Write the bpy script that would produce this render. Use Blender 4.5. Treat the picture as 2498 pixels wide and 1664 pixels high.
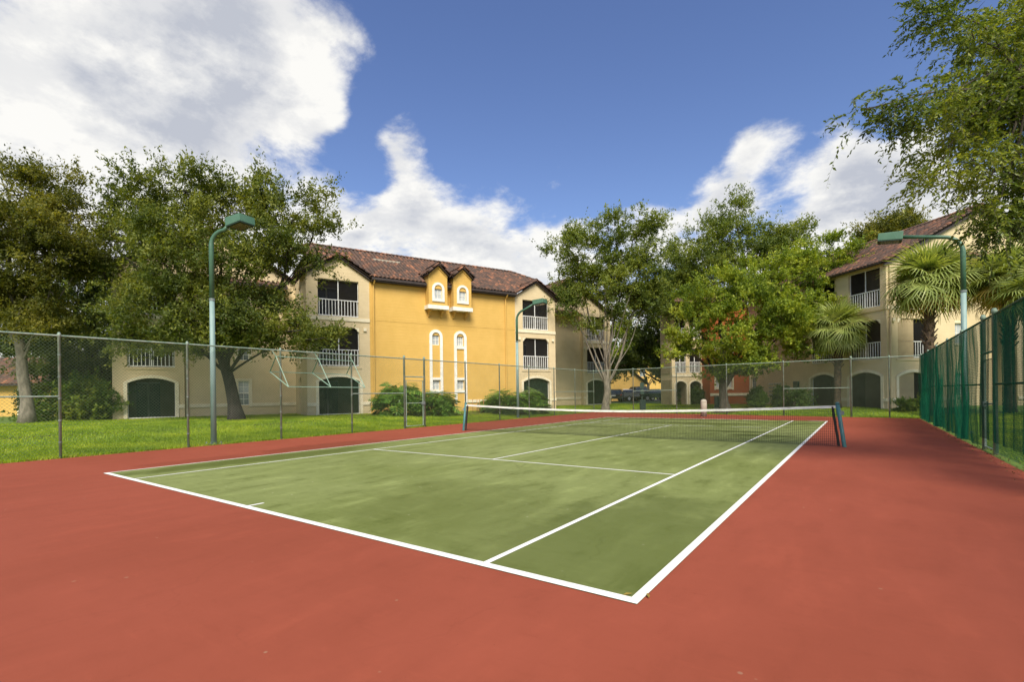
import bpy, math, random
import numpy as np
from mathutils import Matrix, Vector

# ------------------------------------------------------------------ camera, sky, sun, exposure
for o in list(bpy.data.objects): bpy.data.objects.remove(o, do_unlink=True)
scene = bpy.context.scene
COL = scene.collection
F_PX, YAW, ROLL, SHY = 1204.8, .6161, -.0130, 128.14
CAM = np.array([12.2564, -3.2843, 1.4796])
FWD = np.array([-math.sin(YAW), math.cos(YAW), 0]); RGT = np.array([math.cos(YAW), math.sin(YAW), 0])
def cam_setup():
    cd = bpy.data.cameras.new('camera'); co = bpy.data.objects.new('camera', cd); COL.objects.link(co)
    cd.sensor_width = 36; cd.lens = F_PX / 2498 * 36; cd.shift_y = SHY / 2498; cd.clip_start = .05; cd.clip_end = 3000
    c, s = math.cos(ROLL), math.sin(ROLL); up = np.array([0, 0, 1.])
    r = RGT * c + up * s; u = -RGT * s + up * c; b = -FWD
    m = Matrix([[r[0], u[0], b[0], CAM[0]], [r[1], u[1], b[1], CAM[1]], [r[2], u[2], b[2], CAM[2]], [0, 0, 0, 1]])
    co.matrix_world = m; scene.camera = co
cam_setup()
K = 1.06117
def ray(u, v):                       # photo pixel (2498 wide) -> world direction
    x3 = (u - 1249) / F_PX; u3 = -(v - 832 - SHY) / F_PX
    c, s = math.cos(ROLL), math.sin(ROLL)
    return RGT * (x3 * c - u3 * s) + FWD + np.array([0, 0, x3 * s + u3 * c])
def at(u, v, depth):                 # a point at a known depth
    return CAM + ray(u, v) * depth
def atD(u, v, depth): return at(u * K, v * K, depth)

SUN_TO = Vector((.60, -.76, .98)).normalized()
SUN_EL = math.asin(SUN_TO.z); SUN_ROT = math.atan2(SUN_TO.x, SUN_TO.y)
def sun_setup():
    L = bpy.data.lights.new('sun', 'SUN'); L.energy = 2.7; L.angle = math.radians(30); L.color = (1, .92, .77)
    o = bpy.data.objects.new('sun', L); COL.objects.link(o); o.location = (20, -10, 40)
    o.rotation_euler = SUN_TO.to_track_quat('Z', 'Y').to_euler()
sun_setup()
scene.view_settings.view_transform = 'Standard'; scene.view_settings.look = 'None'
scene.view_settings.exposure = 1.16; scene.view_settings.gamma = 1; scene.view_settings.use_curve_mapping = False
scene.render.engine = 'CYCLES'

class NT:                            # small node-tree helper
    def __init__(s, t): s.t = t
    def n(s, typ, _in=None, **kw):
        x = s.t.nodes.new(typ)
        for k, v in kw.items(): setattr(x, k, v)
        for k, v in (_in or {}).items():
            i = x.inputs[k]
            if isinstance(v, bpy.types.NodeSocket): s.t.links.new(v, i)
            else: i.default_value = v
        return x
    def l(s, a, b): s.t.links.new(a, b)
    def math(s, op, a, b=0., c=0., clamp=False):
        return s.n('ShaderNodeMath', {0: a, 1: b, 2: c}, operation=op, use_clamp=clamp).outputs[0]
    def mr(s, v, a, b, c=0., d=1., t='SMOOTHSTEP'):
        x = s.n('ShaderNodeMapRange', {'Value': v, 'From Min': a, 'From Max': b, 'To Min': c, 'To Max': d}, interpolation_type=t); return x.outputs[0]
    def mix(s, f, a, b):
        x = s.n('ShaderNodeMix', data_type='RGBA')
        for i, v in ((0, f), (6, a), (7, b)):
            if isinstance(v, bpy.types.NodeSocket): s.l(v, x.inputs[i])
            else: x.inputs[i].default_value = v if i == 0 else (tuple(v) + (1,))[:4]
        return x.outputs[2]
    def noise(s, vec, scale, detail=4., rough=.55, dist=0., w=None):
        x = s.n('ShaderNodeTexNoise', {'Scale': scale, 'Detail': detail, 'Roughness': rough, 'Distortion': dist})
        if vec is not None: s.l(vec, x.inputs['Vector'])
        return x.outputs[0]

def world_setup():
    w = bpy.data.worlds.new('World'); scene.world = w; w.use_nodes = True
    t = w.node_tree; t.nodes.clear(); N = NT(t)
    sky = N.n('ShaderNodeTexSky', sky_type='NISHITA', sun_disc=False, sun_elevation=SUN_EL, sun_rotation=SUN_ROT, air_density=1.2, dust_density=.0, ozone_density=4.0)
    d = N.n('ShaderNodeTexCoord').outputs['Generated']
    dn = N.n('ShaderNodeVectorMath', {0: d}, operation='NORMALIZE').outputs[0]
    sep = N.n('ShaderNodeSeparateXYZ', {0: dn}); z = sep.outputs[2]
    inv = N.math('DIVIDE', 1., N.math('ADD', N.math('MAXIMUM', z, 0.), .28))
    P = N.n('ShaderNodeVectorMath', {0: dn, 3: inv}, operation='SCALE').outputs[0]
    # cumulus field on a flat cloud deck, with a few denser and clearer regions of the sky
    n1 = N.noise(P, 3.6, 13., .62, .1)
    n0 = N.noise(P, 1.15, 3., .5)
    fld = N.math('ADD', N.math('MULTIPLY', N.math('SUBTRACT', n1, .5), 2.3), N.math('MULTIPLY', N.math('SUBTRACT', n0, .5), .9))
    regions = [  # photo direction (2354 px wide), angular radius deg, weight
        (110, 180, 26, .50), (420, 160, 15, .34), (680, 90, 11, .40), (60, 330, 17, .25), (330, 300, 12, .18), (540, 230, 9, .2), (800, 130, 5, .2),
        (930, 325, 4.2, .34), (690, 300, 3.6, .30), (760, 258, 2.4, .34),
        (1150, 510, 14, .30), (850, 430, 8, .22), (1380, 480, 9, .26), (1050, 580, 12, .25), (700, 500, 8, .26),
        (1830, 290, 5.5, .46), (1750, 320, 4, .3), (1660, 380, 5, .30), (2040, 360, 6.5, .34), (1930, 420, 5, .30), (2150, 430, 8, .20), (1560, 440, 9, .30), (2100, 540, 10, .25), (1700, 480, 10, .26), (1900, 330, 5, .2), (1950, 480, 9, .3),
        (1190, 265, 2.6, .30),
        (1250, 130, 20, -.46), (1000, 90, 9, -.22), (1650, 130, 20, -.46), (1450, 300, 11, -.34), (1950, 130, 12, -.30), (2100, 60, 12, -.25), (20, 25, 6, -.45), (360, 10, 4, -.2), (800, 215, 5, -.30), (600, 350, 7, -.50), (1050, 400, 6, -.40), (810, 390, 5, -.45), (860, 240, 4, -.3), (1080, 300, 6, -.3), (2150, 260, 7, -.30), (1830, 400, 5, -.40), (1560, 350, 7, -.3)]
    cov = None
    for (u, v, a, wt) in regions:
        q = ray(u * K, v * K); q = q / np.linalg.norm(q)
        dot = N.n('ShaderNodeVectorMath', {0: dn, 1: tuple(q)}, operation='DOT_PRODUCT').outputs['Value']
        b = N.mr(dot, math.cos(math.radians(a)), 1., 0., wt)
        cov = b if cov is None else N.math('ADD', cov, b)
    hz = N.mr(z, .02, .50, .42, -.06)
    tot = N.math('ADD', N.math('ADD', fld, cov), hz)
    mask = N.mr(tot, .0, .52)
    # own light and shade of the clouds: thick parts are grey below, edges bright
    off = N.n('ShaderNodeVectorMath', {0: P, 1: (.05, -.02, .09)}, operation='ADD').outputs[0]
    n2 = N.noise(off, 3.6, 13., .62, .1)
    sh = N.mr(N.math('SUBTRACT', n1, n2), -.10, .12)
    n3 = N.noise(P, 2.6, 8., .60)
    thick = N.mr(tot, .30, .95)
    g = N.math('SUBTRACT', N.math('ADD', N.math('MULTIPLY', sh, .46), .64), N.math('MULTIPLY', thick, N.mr(n3, .40, .62, -.10, .80)))
    ccol = N.mix(g, (.54, .565, .63), (1., .985, .94))
    sk = N.n('ShaderNodeHueSaturation', {'Color': sky.outputs[0], 'Hue': .515, 'Saturation': 1.06, 'Value': 1.}).outputs[0]
    bg1 = N.n('ShaderNodeBackground', {'Color': sk, 'Strength': .065})
    bg2 = N.n('ShaderNodeBackground', {'Color': ccol, 'Strength': .455})
    mx = N.n('ShaderNodeMixShader', {0: N.math('MULTIPLY', mask, .96), 1: bg1.outputs[0], 2: bg2.outputs[0]})
    out = N.n('ShaderNodeOutputWorld', {0: mx.outputs[0]})
world_setup()

# ------------------------------------------------------------------ materials
def mat_new(name):
    m = bpy.data.materials.new(name); m.use_nodes = True; t = m.node_tree; t.nodes.clear()
    N = NT(t); return m, N
def mat(name, c1, c2=None, scale=4., rough=.7, bump=0., bscale=60., detail=5., lo=.35, hi=.65, metal=0., spec=.5, coord='Object', stretch=None, rvar=0.):
    m, N = mat_new(name)
    co = N.n('ShaderNodeTexCoord').outputs[coord]
    if stretch: co = N.n('ShaderNodeMapping', {'Vector': co, 'Scale': stretch}).outputs[0]
    col = tuple(c1) + (1,)
    nz = None
    if c2:
        nz = N.noise(co, scale, detail, .6); col = N.mix(N.mr(nz, lo, hi), c1, c2)
    b = N.n('ShaderNodeBsdfPrincipled', {'Base Color': col, 'Roughness': rough, 'Metallic': metal, 'Specular IOR Level': spec})
    if bump:
        h = N.noise(co, bscale, 6., .6)
        b.inputs['Normal'].default_value = (0, 0, 0)
        N.l(N.n('ShaderNodeBump', {'Strength': bump, 'Distance': .02, 'Height': h}).outputs[0], b.inputs['Normal'])
    N.n('ShaderNodeOutputMaterial', {0: b.outputs[0]})
    return m
def m_stucco(name, c1, c2):          # painted block wall: fine sand bump, faint course lines, dirty streaks
    m, N = mat_new(name); co = N.n('ShaderNodeTexCoord').outputs['Object']
    a = N.noise(co, .9, 6., .65); s = N.noise(N.n('ShaderNodeMapping', {'Vector': co, 'Scale': (1.2, 1.2, 5.5)}).outputs[0], 1.0, 5., .6)
    col = N.mix(N.mr(a, .3, .72), c1, c2)
    col = N.mix(N.mr(s, .55, .8, 0., .35), col, tuple(x * .78 for x in c1))
    sp = N.n('ShaderNodeSeparateXYZ', {0: co})
    dirt = N.math('MULTIPLY', N.mr(sp.outputs[2], .75, -.05), N.mr(N.noise(co, 3.5, 5., .7), .35, .7))
    col = N.mix(N.math('MULTIPLY', dirt, .55), col, (.16, .13, .08))
    br = N.n('ShaderNodeTexWave', {'Vector': co, 'Scale': 1.57, 'Distortion': .25, 'Detail': 2., 'Detail Scale': 3.}, bands_direction='Z', wave_profile='SIN').outputs[1]
    hgt = N.math('ADD', N.math('MULTIPLY', N.noise(co, 90., 4., .6), .5), N.math('MULTIPLY', N.mr(br, .0, .16), .35))
    hgt = N.math('ADD', hgt, N.math('MULTIPLY', N.noise(N.n('ShaderNodeMapping', {'Vector': co, 'Scale': (1, 1, 5)}).outputs[0], 2.2, 3., .6), .8))
    b = N.n('ShaderNodeBsdfPrincipled', {'Base Color': col, 'Roughness': .88, 'Specular IOR Level': .25})
    N.l(N.n('ShaderNodeBump', {'Strength': .35, 'Distance': .02, 'Height': hgt}).outputs[0], b.inputs['Normal'])
    N.n('ShaderNodeOutputMaterial', {0: b.outputs[0]}); return m
def m_leaf(name, a, b_, c, trans=.42, rough=.55):  # a dark, b mid, c young leaf colour; random per leaf, plus clump drift
    m, N = mat_new(name)
    r = N.n('ShaderNodeNewGeometry').outputs['Random Per Island']
    co = N.n('ShaderNodeTexCoord').outputs['Object']
    nz = N.noise(co, .55, 3., .5)
    f = N.math('ADD', N.math('MULTIPLY', r, .55), N.mr(nz, .3, .7, 0., .55))
    rp = N.n('ShaderNodeValToRGB', {0: f}); e = rp.color_ramp.elements
    e[0].position = .15; e[0].color = a + (1,); e[1].position = .9; e[1].color = c + (1,); x = e.new(.52); x.color = b_ + (1,)
    d = N.n('ShaderNodeBsdfPrincipled', {'Base Color': rp.outputs[0], 'Roughness': rough, 'Specular IOR Level': .35})
    tc = N.n('ShaderNodeMix', data_type='RGBA', blend_type='MULTIPLY'); tc.inputs[0].default_value = 1.; N.l(rp.outputs[0], tc.inputs[6]); tc.inputs[7].default_value = (1.7, 1.6, .55, 1)
    tr = N.n('ShaderNodeBsdfTranslucent', {0: tc.outputs[2]})
    mx = N.n('ShaderNodeMixShader', {0: trans, 1: d.outputs[0], 2: tr.outputs[0]})
    N.n('ShaderNodeOutputMaterial', {0: mx.outputs[0]}); return m
def m_tile():
    m, N = mat_new('clay tile')
    r = N.n('ShaderNodeNewGeometry').outputs['Random Per Island']; q = N.n('ShaderNodeObjectInfo').outputs['Random']
    co = N.n('ShaderNodeTexCoord').outputs['Object']
    f = N.math('FRACT', N.math('ADD', r, N.math('MULTIPLY', q, 7.31)))
    rp = N.n('ShaderNodeValToRGB', {0: f}); e = rp.color_ramp.elements
    e[0].position = 0.; e[0].color = (.070, .050, .042, 1); e[1].position = 1.; e[1].color = (.33, .145, .08, 1)
    for p, c in ((.3, (.10, .064, .050)), (.6, (.135, .078, .056)), (.88, (.19, .092, .058))): x = e.new(p); x.color = c + (1,)
    nz = N.noise(co, 9., 4., .6)
    col = N.mix(N.mr(nz, .45, .72, 0., .7), rp.outputs[0], (.06, .05, .04))
    b = N.n('ShaderNodeBsdfPrincipled', {'Base Color': col, 'Roughness': .8, 'Specular IOR Level': .3})
    N.n('ShaderNodeOutputMaterial', {0: b.outputs[0]}); return m
def m_thin(name, col, op, wave=None):   # open woven cloth / insect screen: part of the light passes between the threads
    m, N = mat_new(name)
    d = N.n('ShaderNodeBsdfDiffuse', {0: col + (1,)}); t = N.n('ShaderNodeBsdfTransparent')
    f = op
    if wave:
        co = N.n('ShaderNodeTexCoord').outputs['Object']
        a = N.noise(N.n('ShaderNodeMapping', {'Vector': co, 'Scale': (1, 2.2, .22)}).outputs[0], 1.3, 6., .65)
        f = N.mr(a, .36, .66, wave[0], wave[1])
    mx = N.n('ShaderNodeMixShader', {0: f, 1: t.outputs[0], 2: d.outputs[0]})
    N.n('ShaderNodeOutputMaterial', {0: mx.outputs[0]}); return m
def m_court(name, ca, cb, cdark, damp, mott=1.):
    m, N = mat_new(name); co = N.n('ShaderNodeTexCoord').outputs['Object']
    big = N.noise(co, .22, 6., .62, .4); mid = N.noise(N.n('ShaderNodeMapping', {'Vector': co, 'Rotation': (0, 0, .6), 'Scale': (2.4, .8, 1)}).outputs[0], 1.1, 7., .65)
    col = N.mix(N.mr(big, .32, .68), ca, cb)
    fine = N.noise(N.n('ShaderNodeMapping', {'Vector': co, 'Rotation': (0, 0, -.62), 'Scale': (1.6, 5.5, 1)}).outputs[0], 1.7, 8., .72)
    col = N.mix(N.mr(mid, .50, .72, 0., .62 * mott), col, tuple(x * 1.36 for x in ca))
    col = N.mix(N.mr(mid, .50, .28, 0., .62 * mott), col, cdark)
    col = N.mix(N.mr(fine, .54, .72, 0., .42 * mott), col, tuple(x * 1.45 for x in ca))
    col = N.mix(N.mr(fine, .47, .28, 0., .55 * mott), col, cdark)
    pit = N.noise(co, 11., 7., .78, .6)
    col = N.mix(N.mr(pit, .345, .29, 0., .85 * mott), col, tuple(x * .40 for x in cdark))
    vo = N.n('ShaderNodeTexVoronoi', {'Vector': co, 'Scale': 3.2, 'Randomness': 1.}); spk = N.math('MULTIPLY', N.mr(vo.outputs['Distance'], .060, .030), N.mr(N.noise(co, .9, 3., .6), .42, .58))
    col = N.mix(N.math('MULTIPLY', spk, .75 * mott), col, (.48, .47, .30))
    crk = N.n('ShaderNodeTexVoronoi', {'Vector': N.n('ShaderNodeVectorMath', {0: co, 1: N.n('ShaderNodeVectorMath', {0: N.n('ShaderNodeTexNoise', {'Vector': co, 'Scale': 1.6, 'Detail': 6.}).outputs[1], 3: .9}, operation='SCALE').outputs[0]}, operation='ADD').outputs[0], 'Scale': .45}, feature='DISTANCE_TO_EDGE').outputs['Distance']
    cm = N.math('MULTIPLY', N.mr(crk, .010, .002), N.mr(N.noise(co, .35, 3., .6), .50, .62))
    col = N.mix(N.math('MULTIPLY', cm, .08 + .22 * (mott - .38) / .62), col, tuple(x * .45 for x in cdark))
    # damp stains with soft edges of their own
    st = None
    for (x, y, rx, ry, w) in damp:
        mp = N.n('ShaderNodeMapping', {'Vector': co, 'Location': (-x / rx, -y / ry, 0), 'Scale': (1 / rx, 1 / ry, 0)}).outputs[0]
        ln = N.n('ShaderNodeVectorMath', {0: mp}, operation='LENGTH').outputs['Value']
        k = N.math('MULTIPLY', N.mr(N.math('ADD', ln, N.math('MULTIPLY', N.math('SUBTRACT', N.noise(co, 1.6, 5., .6), .5), 1.3)), 1.15, .55), w)
        st = k if st is None else N.math('MAXIMUM', st, k)
    if st is not None: col = N.mix(st, col, cdark)
    sc = N.noise(co, 26., 6., .75); fl = N.noise(co, 70., 3., .7)
    col = N.mix(N.mr(fl, .70, .78, 0., .35), col, (.45, .45, .32)); col = N.mix(N.mr(sc, .36, .28, 0., .6), col, tuple(x * .35 for x in cdark))
    rgh = N.mr(st, 0., 1., .82, .42) if st is not None else .8
    b = N.n('ShaderNodeBsdfPrincipled', {'Base Color': col, 'Roughness': rgh, 'Specular IOR Level': .18})
    N.l(N.n('ShaderNodeBump', {'Strength': .25, 'Distance': .01, 'Height': N.noise(co, 160., 4., .7)}).outputs[0], b.inputs['Normal'])
    N.n('ShaderNodeOutputMaterial', {0: b.outputs[0]}); return m
def m_line():
    m, N = mat_new('court line paint'); co = N.n('ShaderNodeTexCoord').outputs['Object']
    col = N.mix(N.mr(N.noise(co, 5.5, 8., .75), .50, .78, 0., .6), (.84, .83, .77), (.45, .47, .32))
    b = N.n('ShaderNodeBsdfPrincipled', {'Base Color': col, 'Roughness': .75}); N.n('ShaderNodeOutputMaterial', {0: b.outputs[0]}); return m

M = {
 'red': m_court('red court paint', (.300, .072, .039), (.263, .062, .032), (.185, .042, .020), [(-.6, 5.6, .9, 2.6, .6), (-.5, 2.0, .5, 1.6, .4)], .38),
 'green': m_court('green court paint', (.215, .247, .083), (.160, .192, .050), (.084, .105, .017),
    [(10.2, 1.4, 1.5, 2.6, .62), (8.4, 1.2, 2.2, 1.3, .42), (.65, 3.0, .6, 3.6, .75), (7.5, 2.4, 1.6, .9, .35), (6, 20, 3, .8, .75), (2.4, 16.2, 1.8, .5, .5), (8.4, 15.8, 1.6, .5, .75), (9.6, 14.4, 1.0, .5, .8), (10.0, 21.5, 1.2, .8, .4), (4.0, 22.6, 4.5, .7, .6)]),
 'line': m_line(),
 'lawn': mat('lawn soil and grass', (.125, .20, .018), (.085, .15, .014), 1.2, .95, .5, 40.),
 'soil': mat('soil', (.045, .03, .018), (.08, .055, .03), 6, .95, .4, 50),
 'yellow': m_stucco('yellow stucco', (.66, .420, .118), (.60, .378, .098)),
 'beige': m_stucco('beige stucco', (.66, .54, .335), (.59, .475, .285)),
 'tan': m_stucco('tan stucco base', (.50, .36, .17), (.43, .31, .145)),
 'brick': m_stucco('red-brown stucco', (.40, .105, .035), (.33, .085, .03)),
 'cream': mat('cream trim', (.80, .72, .52), (.70, .62, .43), 2.5, .8, .1, 80),
 'white': mat('white trim', (.84, .82, .74), (.72, .70, .62), 3, .55),
 'whitemetal': mat('white railing paint', (.80, .80, .76), (.66, .66, .62), 5, .4),
 'tile': m_tile(),
 'roofbase': mat('roof underlay', (.05, .03, .022), (.03, .02, .016), 5, .9),
 'gutter': mat('brown gutter', (.05, .035, .028), (.035, .026, .02), 3, .45),
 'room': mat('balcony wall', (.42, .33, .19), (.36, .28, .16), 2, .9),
 'door': mat('glazed door', (.10, .11, .11), (.05, .055, .06), 1.2, .12),
 'screen': m_thin('insect screen', (.020, .021, .022), .62),
 'screen_green': m_thin('green insect screen', (.012, .028, .020), .74),
 'glass': mat('window glass', (.20, .23, .24), (.10, .12, .13), 2.2, .06, spec=.8),
 'glass_pale': mat('window with closed blind', (.50, .53, .52), (.38, .41, .41), 3.2, .12, spec=.7),
 'polegreen': mat('green pole paint', (.048, .120, .072), (.070, .155, .095), 3.5, .45, .05, 40, lo=.3, hi=.7),
 'polefade': mat('faded blue-green pole paint', (.17, .27, .25), (.25, .35, .325), 2.5, .55, .05, 40, stretch=(1, 1, .35)),
 'lamphead': mat('green lamp housing', (.065, .150, .092), (.085, .180, .115), 2, .45),
 'lens': mat('lamp lens', (.20, .19, .14), (.13, .125, .10), 5, .2),
 'lampdark': mat('dark lamp rim', (.02, .045, .035), None, rough=.6),
 'fencepost': mat('weathered green-grey fence paint', (.16, .24, .175), (.29, .34, .28), 9, .55, .1, 60, stretch=(1, 1, .6)),
 'wire': mat('green-grey fence wire', (.105, .155, .085), (.15, .20, .12), 2, .5),
 'darkwire': mat('dark green vinyl wire', (.012, .055, .035), (.02, .08, .05), 2, .45),
 'galv': mat('galvanised steel', (.30, .33, .32), (.17, .20, .19), 7, .45, metal=.3),
 'windscreen': m_thin('green windscreen cloth', (.016, .135, .070), .5, (.42, .95)),
 'frame': mat('pale green tube', (.19, .32, .23), (.26, .39, .30), 4, .5),
 'framedark': mat('dark green tube', (.05, .16, .07), (.03, .10, .05), 4, .5),
 'netcord': mat('black net cord', (.010, .011, .010), None, rough=.7),
 'netband': mat('soiled white net band', (.72, .70, .63), (.42, .40, .36), 4, .8, lo=.4, hi=.75, stretch=(1, 1, 6)),
 'netpost': mat('teal net post', (.050, .165, .175), (.035, .12, .125), 4, .5),
 'bark': mat('oak bark', (.115, .095, .070), (.060, .048, .036), 3, .95, .9, 16, stretch=(3, 3, .7)),
 'palebark': mat('pale lichen bark', (.235, .205, .155), (.13, .115, .085), 3.5, .95, .7, 16, stretch=(2, 2, .8)),
 'darkbark': mat('dark bark', (.05, .042, .034), (.028, .024, .02), 3, .95, .9, 16, stretch=(3, 3, .7)),
 'leaf_olive': m_leaf('olive oak leaf', (.046, .060, .010), (.125, .138, .022), (.28, .26, .042)),
 'leaf_oak': m_leaf('live oak leaf', (.045, .070, .012), (.114, .150, .026), (.26, .278, .05)),
 'leaf_mid': m_leaf('mid green leaf', (.050, .082, .014), (.132, .180, .030), (.275, .312, .055)),
 'leaf_bright': m_leaf('bright oak leaf', (.068, .114, .012), (.190, .265, .026), (.40, .44, .052)),
 'leaf_dark': m_leaf('dark leaf', (.022, .040, .009), (.060, .090, .018), (.13, .165, .03)),
 'leaf_near': m_leaf('near oak leaf', (.043, .072, .014), (.112, .160, .028), (.27, .302, .055), .4, .4),
 'leaf_hedge': m_leaf('hedge leaf', (0.0234, 0.0494, 0.0104), (0.0585, 0.1105, 0.0182), (0.1300, 0.1950, 0.0325)),
 'leaf_phil': m_leaf('philodendron leaf', (0.0540, 0.1320, 0.0216), (0.1020, 0.2040, 0.0312), (0.2040, 0.3000, 0.0480), .3, .3),
 'leaf_cane': m_leaf('cane leaf', (0.0390, 0.0910, 0.0130), (0.1040, 0.1820, 0.0195), (0.2470, 0.2860, 0.0325)),
 'frond': m_leaf('palm frond', (.17, .225, .060), (.30, .36, .105), (.52, .54, .20), .35, .4),
 'frond_dry': m_leaf('dry palm frond', (.20, .14, .04), (.30, .22, .05), (.42, .32, .06), .35, .6),
 'boots': mat('palm trunk fibre', (.145, .095, .055), (.05, .035, .024), 10, .95, .8, 30),
 'grass': m_leaf('grass blade', (.14, .23, .010), (.245, .36, .014), (.40, .47, .03), .4, .5),
 'litter': m_leaf('fallen leaves', (.06, .035, .015), (.13, .08, .03), (.26, .19, .06), .1, .8),
 'concrete': mat('beige concrete', (.43, .385, .30), (.35, .31, .24), 6, .85, .2, 60),
 'utility': mat('green utility paint', (.018, .045, .036), (.025, .06, .047), 3, .5),
 'binpaint': mat('dark green bin', (.008, .026, .022), None, rough=.5),
 'meter': mat('meter grey', (.50, .47, .40), (.34, .31, .26), 6, .5),
 'pipe': mat('rusty pipe', (.45, .22, .06), (.30, .15, .05), 5, .7),
 'tyre': mat('tyre rubber', (.015, .015, .015), None, rough=.8),
 'rim': mat('wheel rim', (.4, .4, .42), None, rough=.3, metal=.8),
 'carglass': mat('car glass', (.02, .025, .03), None, rough=.05, spec=.9),
 'taillight': mat('tail lamp', (.35, .02, .015), None, rough=.2),
 'headlamp': mat('head lamp', (.7, .7, .68), None, rough=.15),
 'plasticdark': mat('dark trim', (.02, .02, .022), None, rough=.6),
 'asphalt': mat('asphalt', (.05, .05, .052), (.065, .065, .066), 8, .9, .3, 120),
}
for k, c in (('car_black', (.012, .013, .016)), ('car_charcoal', (.035, .038, .042)), ('car_green', (.015, .035, .028)), ('car_silver', (.42, .43, .44)), ('car_white', (.72, .72, .70)), ('car_brown', (.16, .07, .04))):
    M[k] = mat(k, c, None, rough=.22, spec=.7)

# ------------------------------------------------------------------ helpers
def link(o, parent=None):
    COL.objects.link(o)
    if parent is not None: o.parent = parent
    return o
def tag(o, label, cat, group=None, kind=None):
    o['label'] = label; o['category'] = cat
    if group: o['group'] = group
    if kind: o['kind'] = kind
    return o
def thing(name, label, cat, loc=(0, 0, 0), rz=0., group=None):
    o = bpy.data.objects.new(name, None); o.empty_display_size = .2
    o.location = loc; o.rotation_euler = (0, 0, rz); link(o); return tag(o, label, cat, group)
def npmesh(name, verts, faces, smooth=False):
    me = bpy.data.meshes.new(name); verts = np.asarray(verts, np.float32); faces = np.asarray(faces, np.int32)
    n, k = faces.shape
    me.vertices.add(len(verts)); me.vertices.foreach_set('co', verts.ravel())
    me.loops.add(n * k); me.loops.foreach_set('vertex_index', faces.ravel())
    me.polygons.add(n); me.polygons.foreach_set('loop_start', np.arange(0, n * k, k, dtype=np.int32))
    me.polygons.foreach_set('use_smooth', np.full(n, smooth)); me.update(calc_edges=True)
    return me
class MB:
    def __init__(s, P=None): s.v = []; s.f = []; s.P = P
    def pt(s, p): s.v.append(tuple(s.P(*p)) if s.P else tuple(p)); return len(s.v) - 1
    def poly(s, pts): s.f.append([s.pt(p) for p in pts]); return s
    def box(s, x0, x1, y0, y1, z0, z1):
        i = [s.pt((x, y, z)) for x in (x0, x1) for y in (y0, y1) for z in (z0, z1)]
        for q in ((0, 1, 3, 2), (4, 6, 7, 5), (0, 4, 5, 1), (2, 3, 7, 6), (0, 2, 6, 4), (1, 5, 7, 3)): s.f.append([i[k] for k in q])
        return s
    def prism(s, pts, d):            # extrude a polygon by vector d
        a = [s.pt(p) for p in pts]; b = [s.pt((p[0] + d[0], p[1] + d[1], p[2] + d[2])) for p in pts]; n = len(a)
        s.f.append(a[::-1]); s.f.append(b)
        for i in range(n): s.f.append([a[i], a[(i + 1) % n], b[(i + 1) % n], b[i]])
        return s
    def tube(s, path, r, seg=6, cap=True):
        path = [Vector(p) for p in path]; rs = r if hasattr(r, '__len__') else [r] * len(path); rings = []
        d0 = (path[1] - path[0]).normalized(); up = Vector((0, 0, 1)) if abs(d0.z) < .9 else Vector((1, 0, 0))
        for i, p in enumerate(path):
            d = (path[min(i + 1, len(path) - 1)] - path[max(i - 1, 0)])
            d = d.normalized() if d.length > 1e-9 else d0
            a = up - d * up.dot(d)
            if a.length < 1e-4: a = Vector((1, 0, 0)) - d * d.x
            a.normalize(); up = a; b = d.cross(a)
            rings.append([s.pt(p + (a * math.cos(t) + b * math.sin(t)) * rs[i]) for t in [2 * math.pi * k / seg for k in range(seg)]])
        for A, B in zip(rings, rings[1:]):
            for k in range(seg): s.f.append([A[k], A[(k + 1) % seg], B[(k + 1) % seg], B[k]])
        if cap: s.f.append(rings[0][::-1]); s.f.append(rings[-1])
        return s
    def lathe(s, prof, c=(0, 0, 0), seg=16):
        rings = [[s.pt((c[0] + r * math.cos(2 * math.pi * k / seg), c[1] + r * math.sin(2 * math.pi * k / seg), c[2] + z)) for k in range(seg)] for r, z in prof]
        for A, B in zip(rings, rings[1:]):
            for k in range(seg): s.f.append([A[k], A[(k + 1) % seg], B[(k + 1) % seg], B[k]])
        s.f.append(rings[0][::-1]); s.f.append(rings[-1]); return s
    def mesh(s, name, smooth=False):
        me = bpy.data.meshes.new(name); me.from_pydata(s.v, [], s.f)
        if smooth: me.polygons.foreach_set('use_smooth', [True] * len(me.polygons))
        me.update(); return me
    def build(s, name, m, parent=None, smooth=False, bevel=0.):
        me = s.mesh(name, smooth); me.materials.append(M[m] if isinstance(m, str) else m)
        o = link(bpy.data.objects.new(name, me), parent)
        if bevel: b = o.modifiers.new('bevel', 'BEVEL'); b.width = bevel; b.segments = 2; b.limit_method = 'ANGLE'
        return o
def inst(me, name, parent, mtx=None):
    o = bpy.data.objects.new(name, me); link(o, parent)
    if mtx is not None: o.matrix_local = mtx
    return o
def structure(o): o['kind'] = 'structure'; return o

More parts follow.
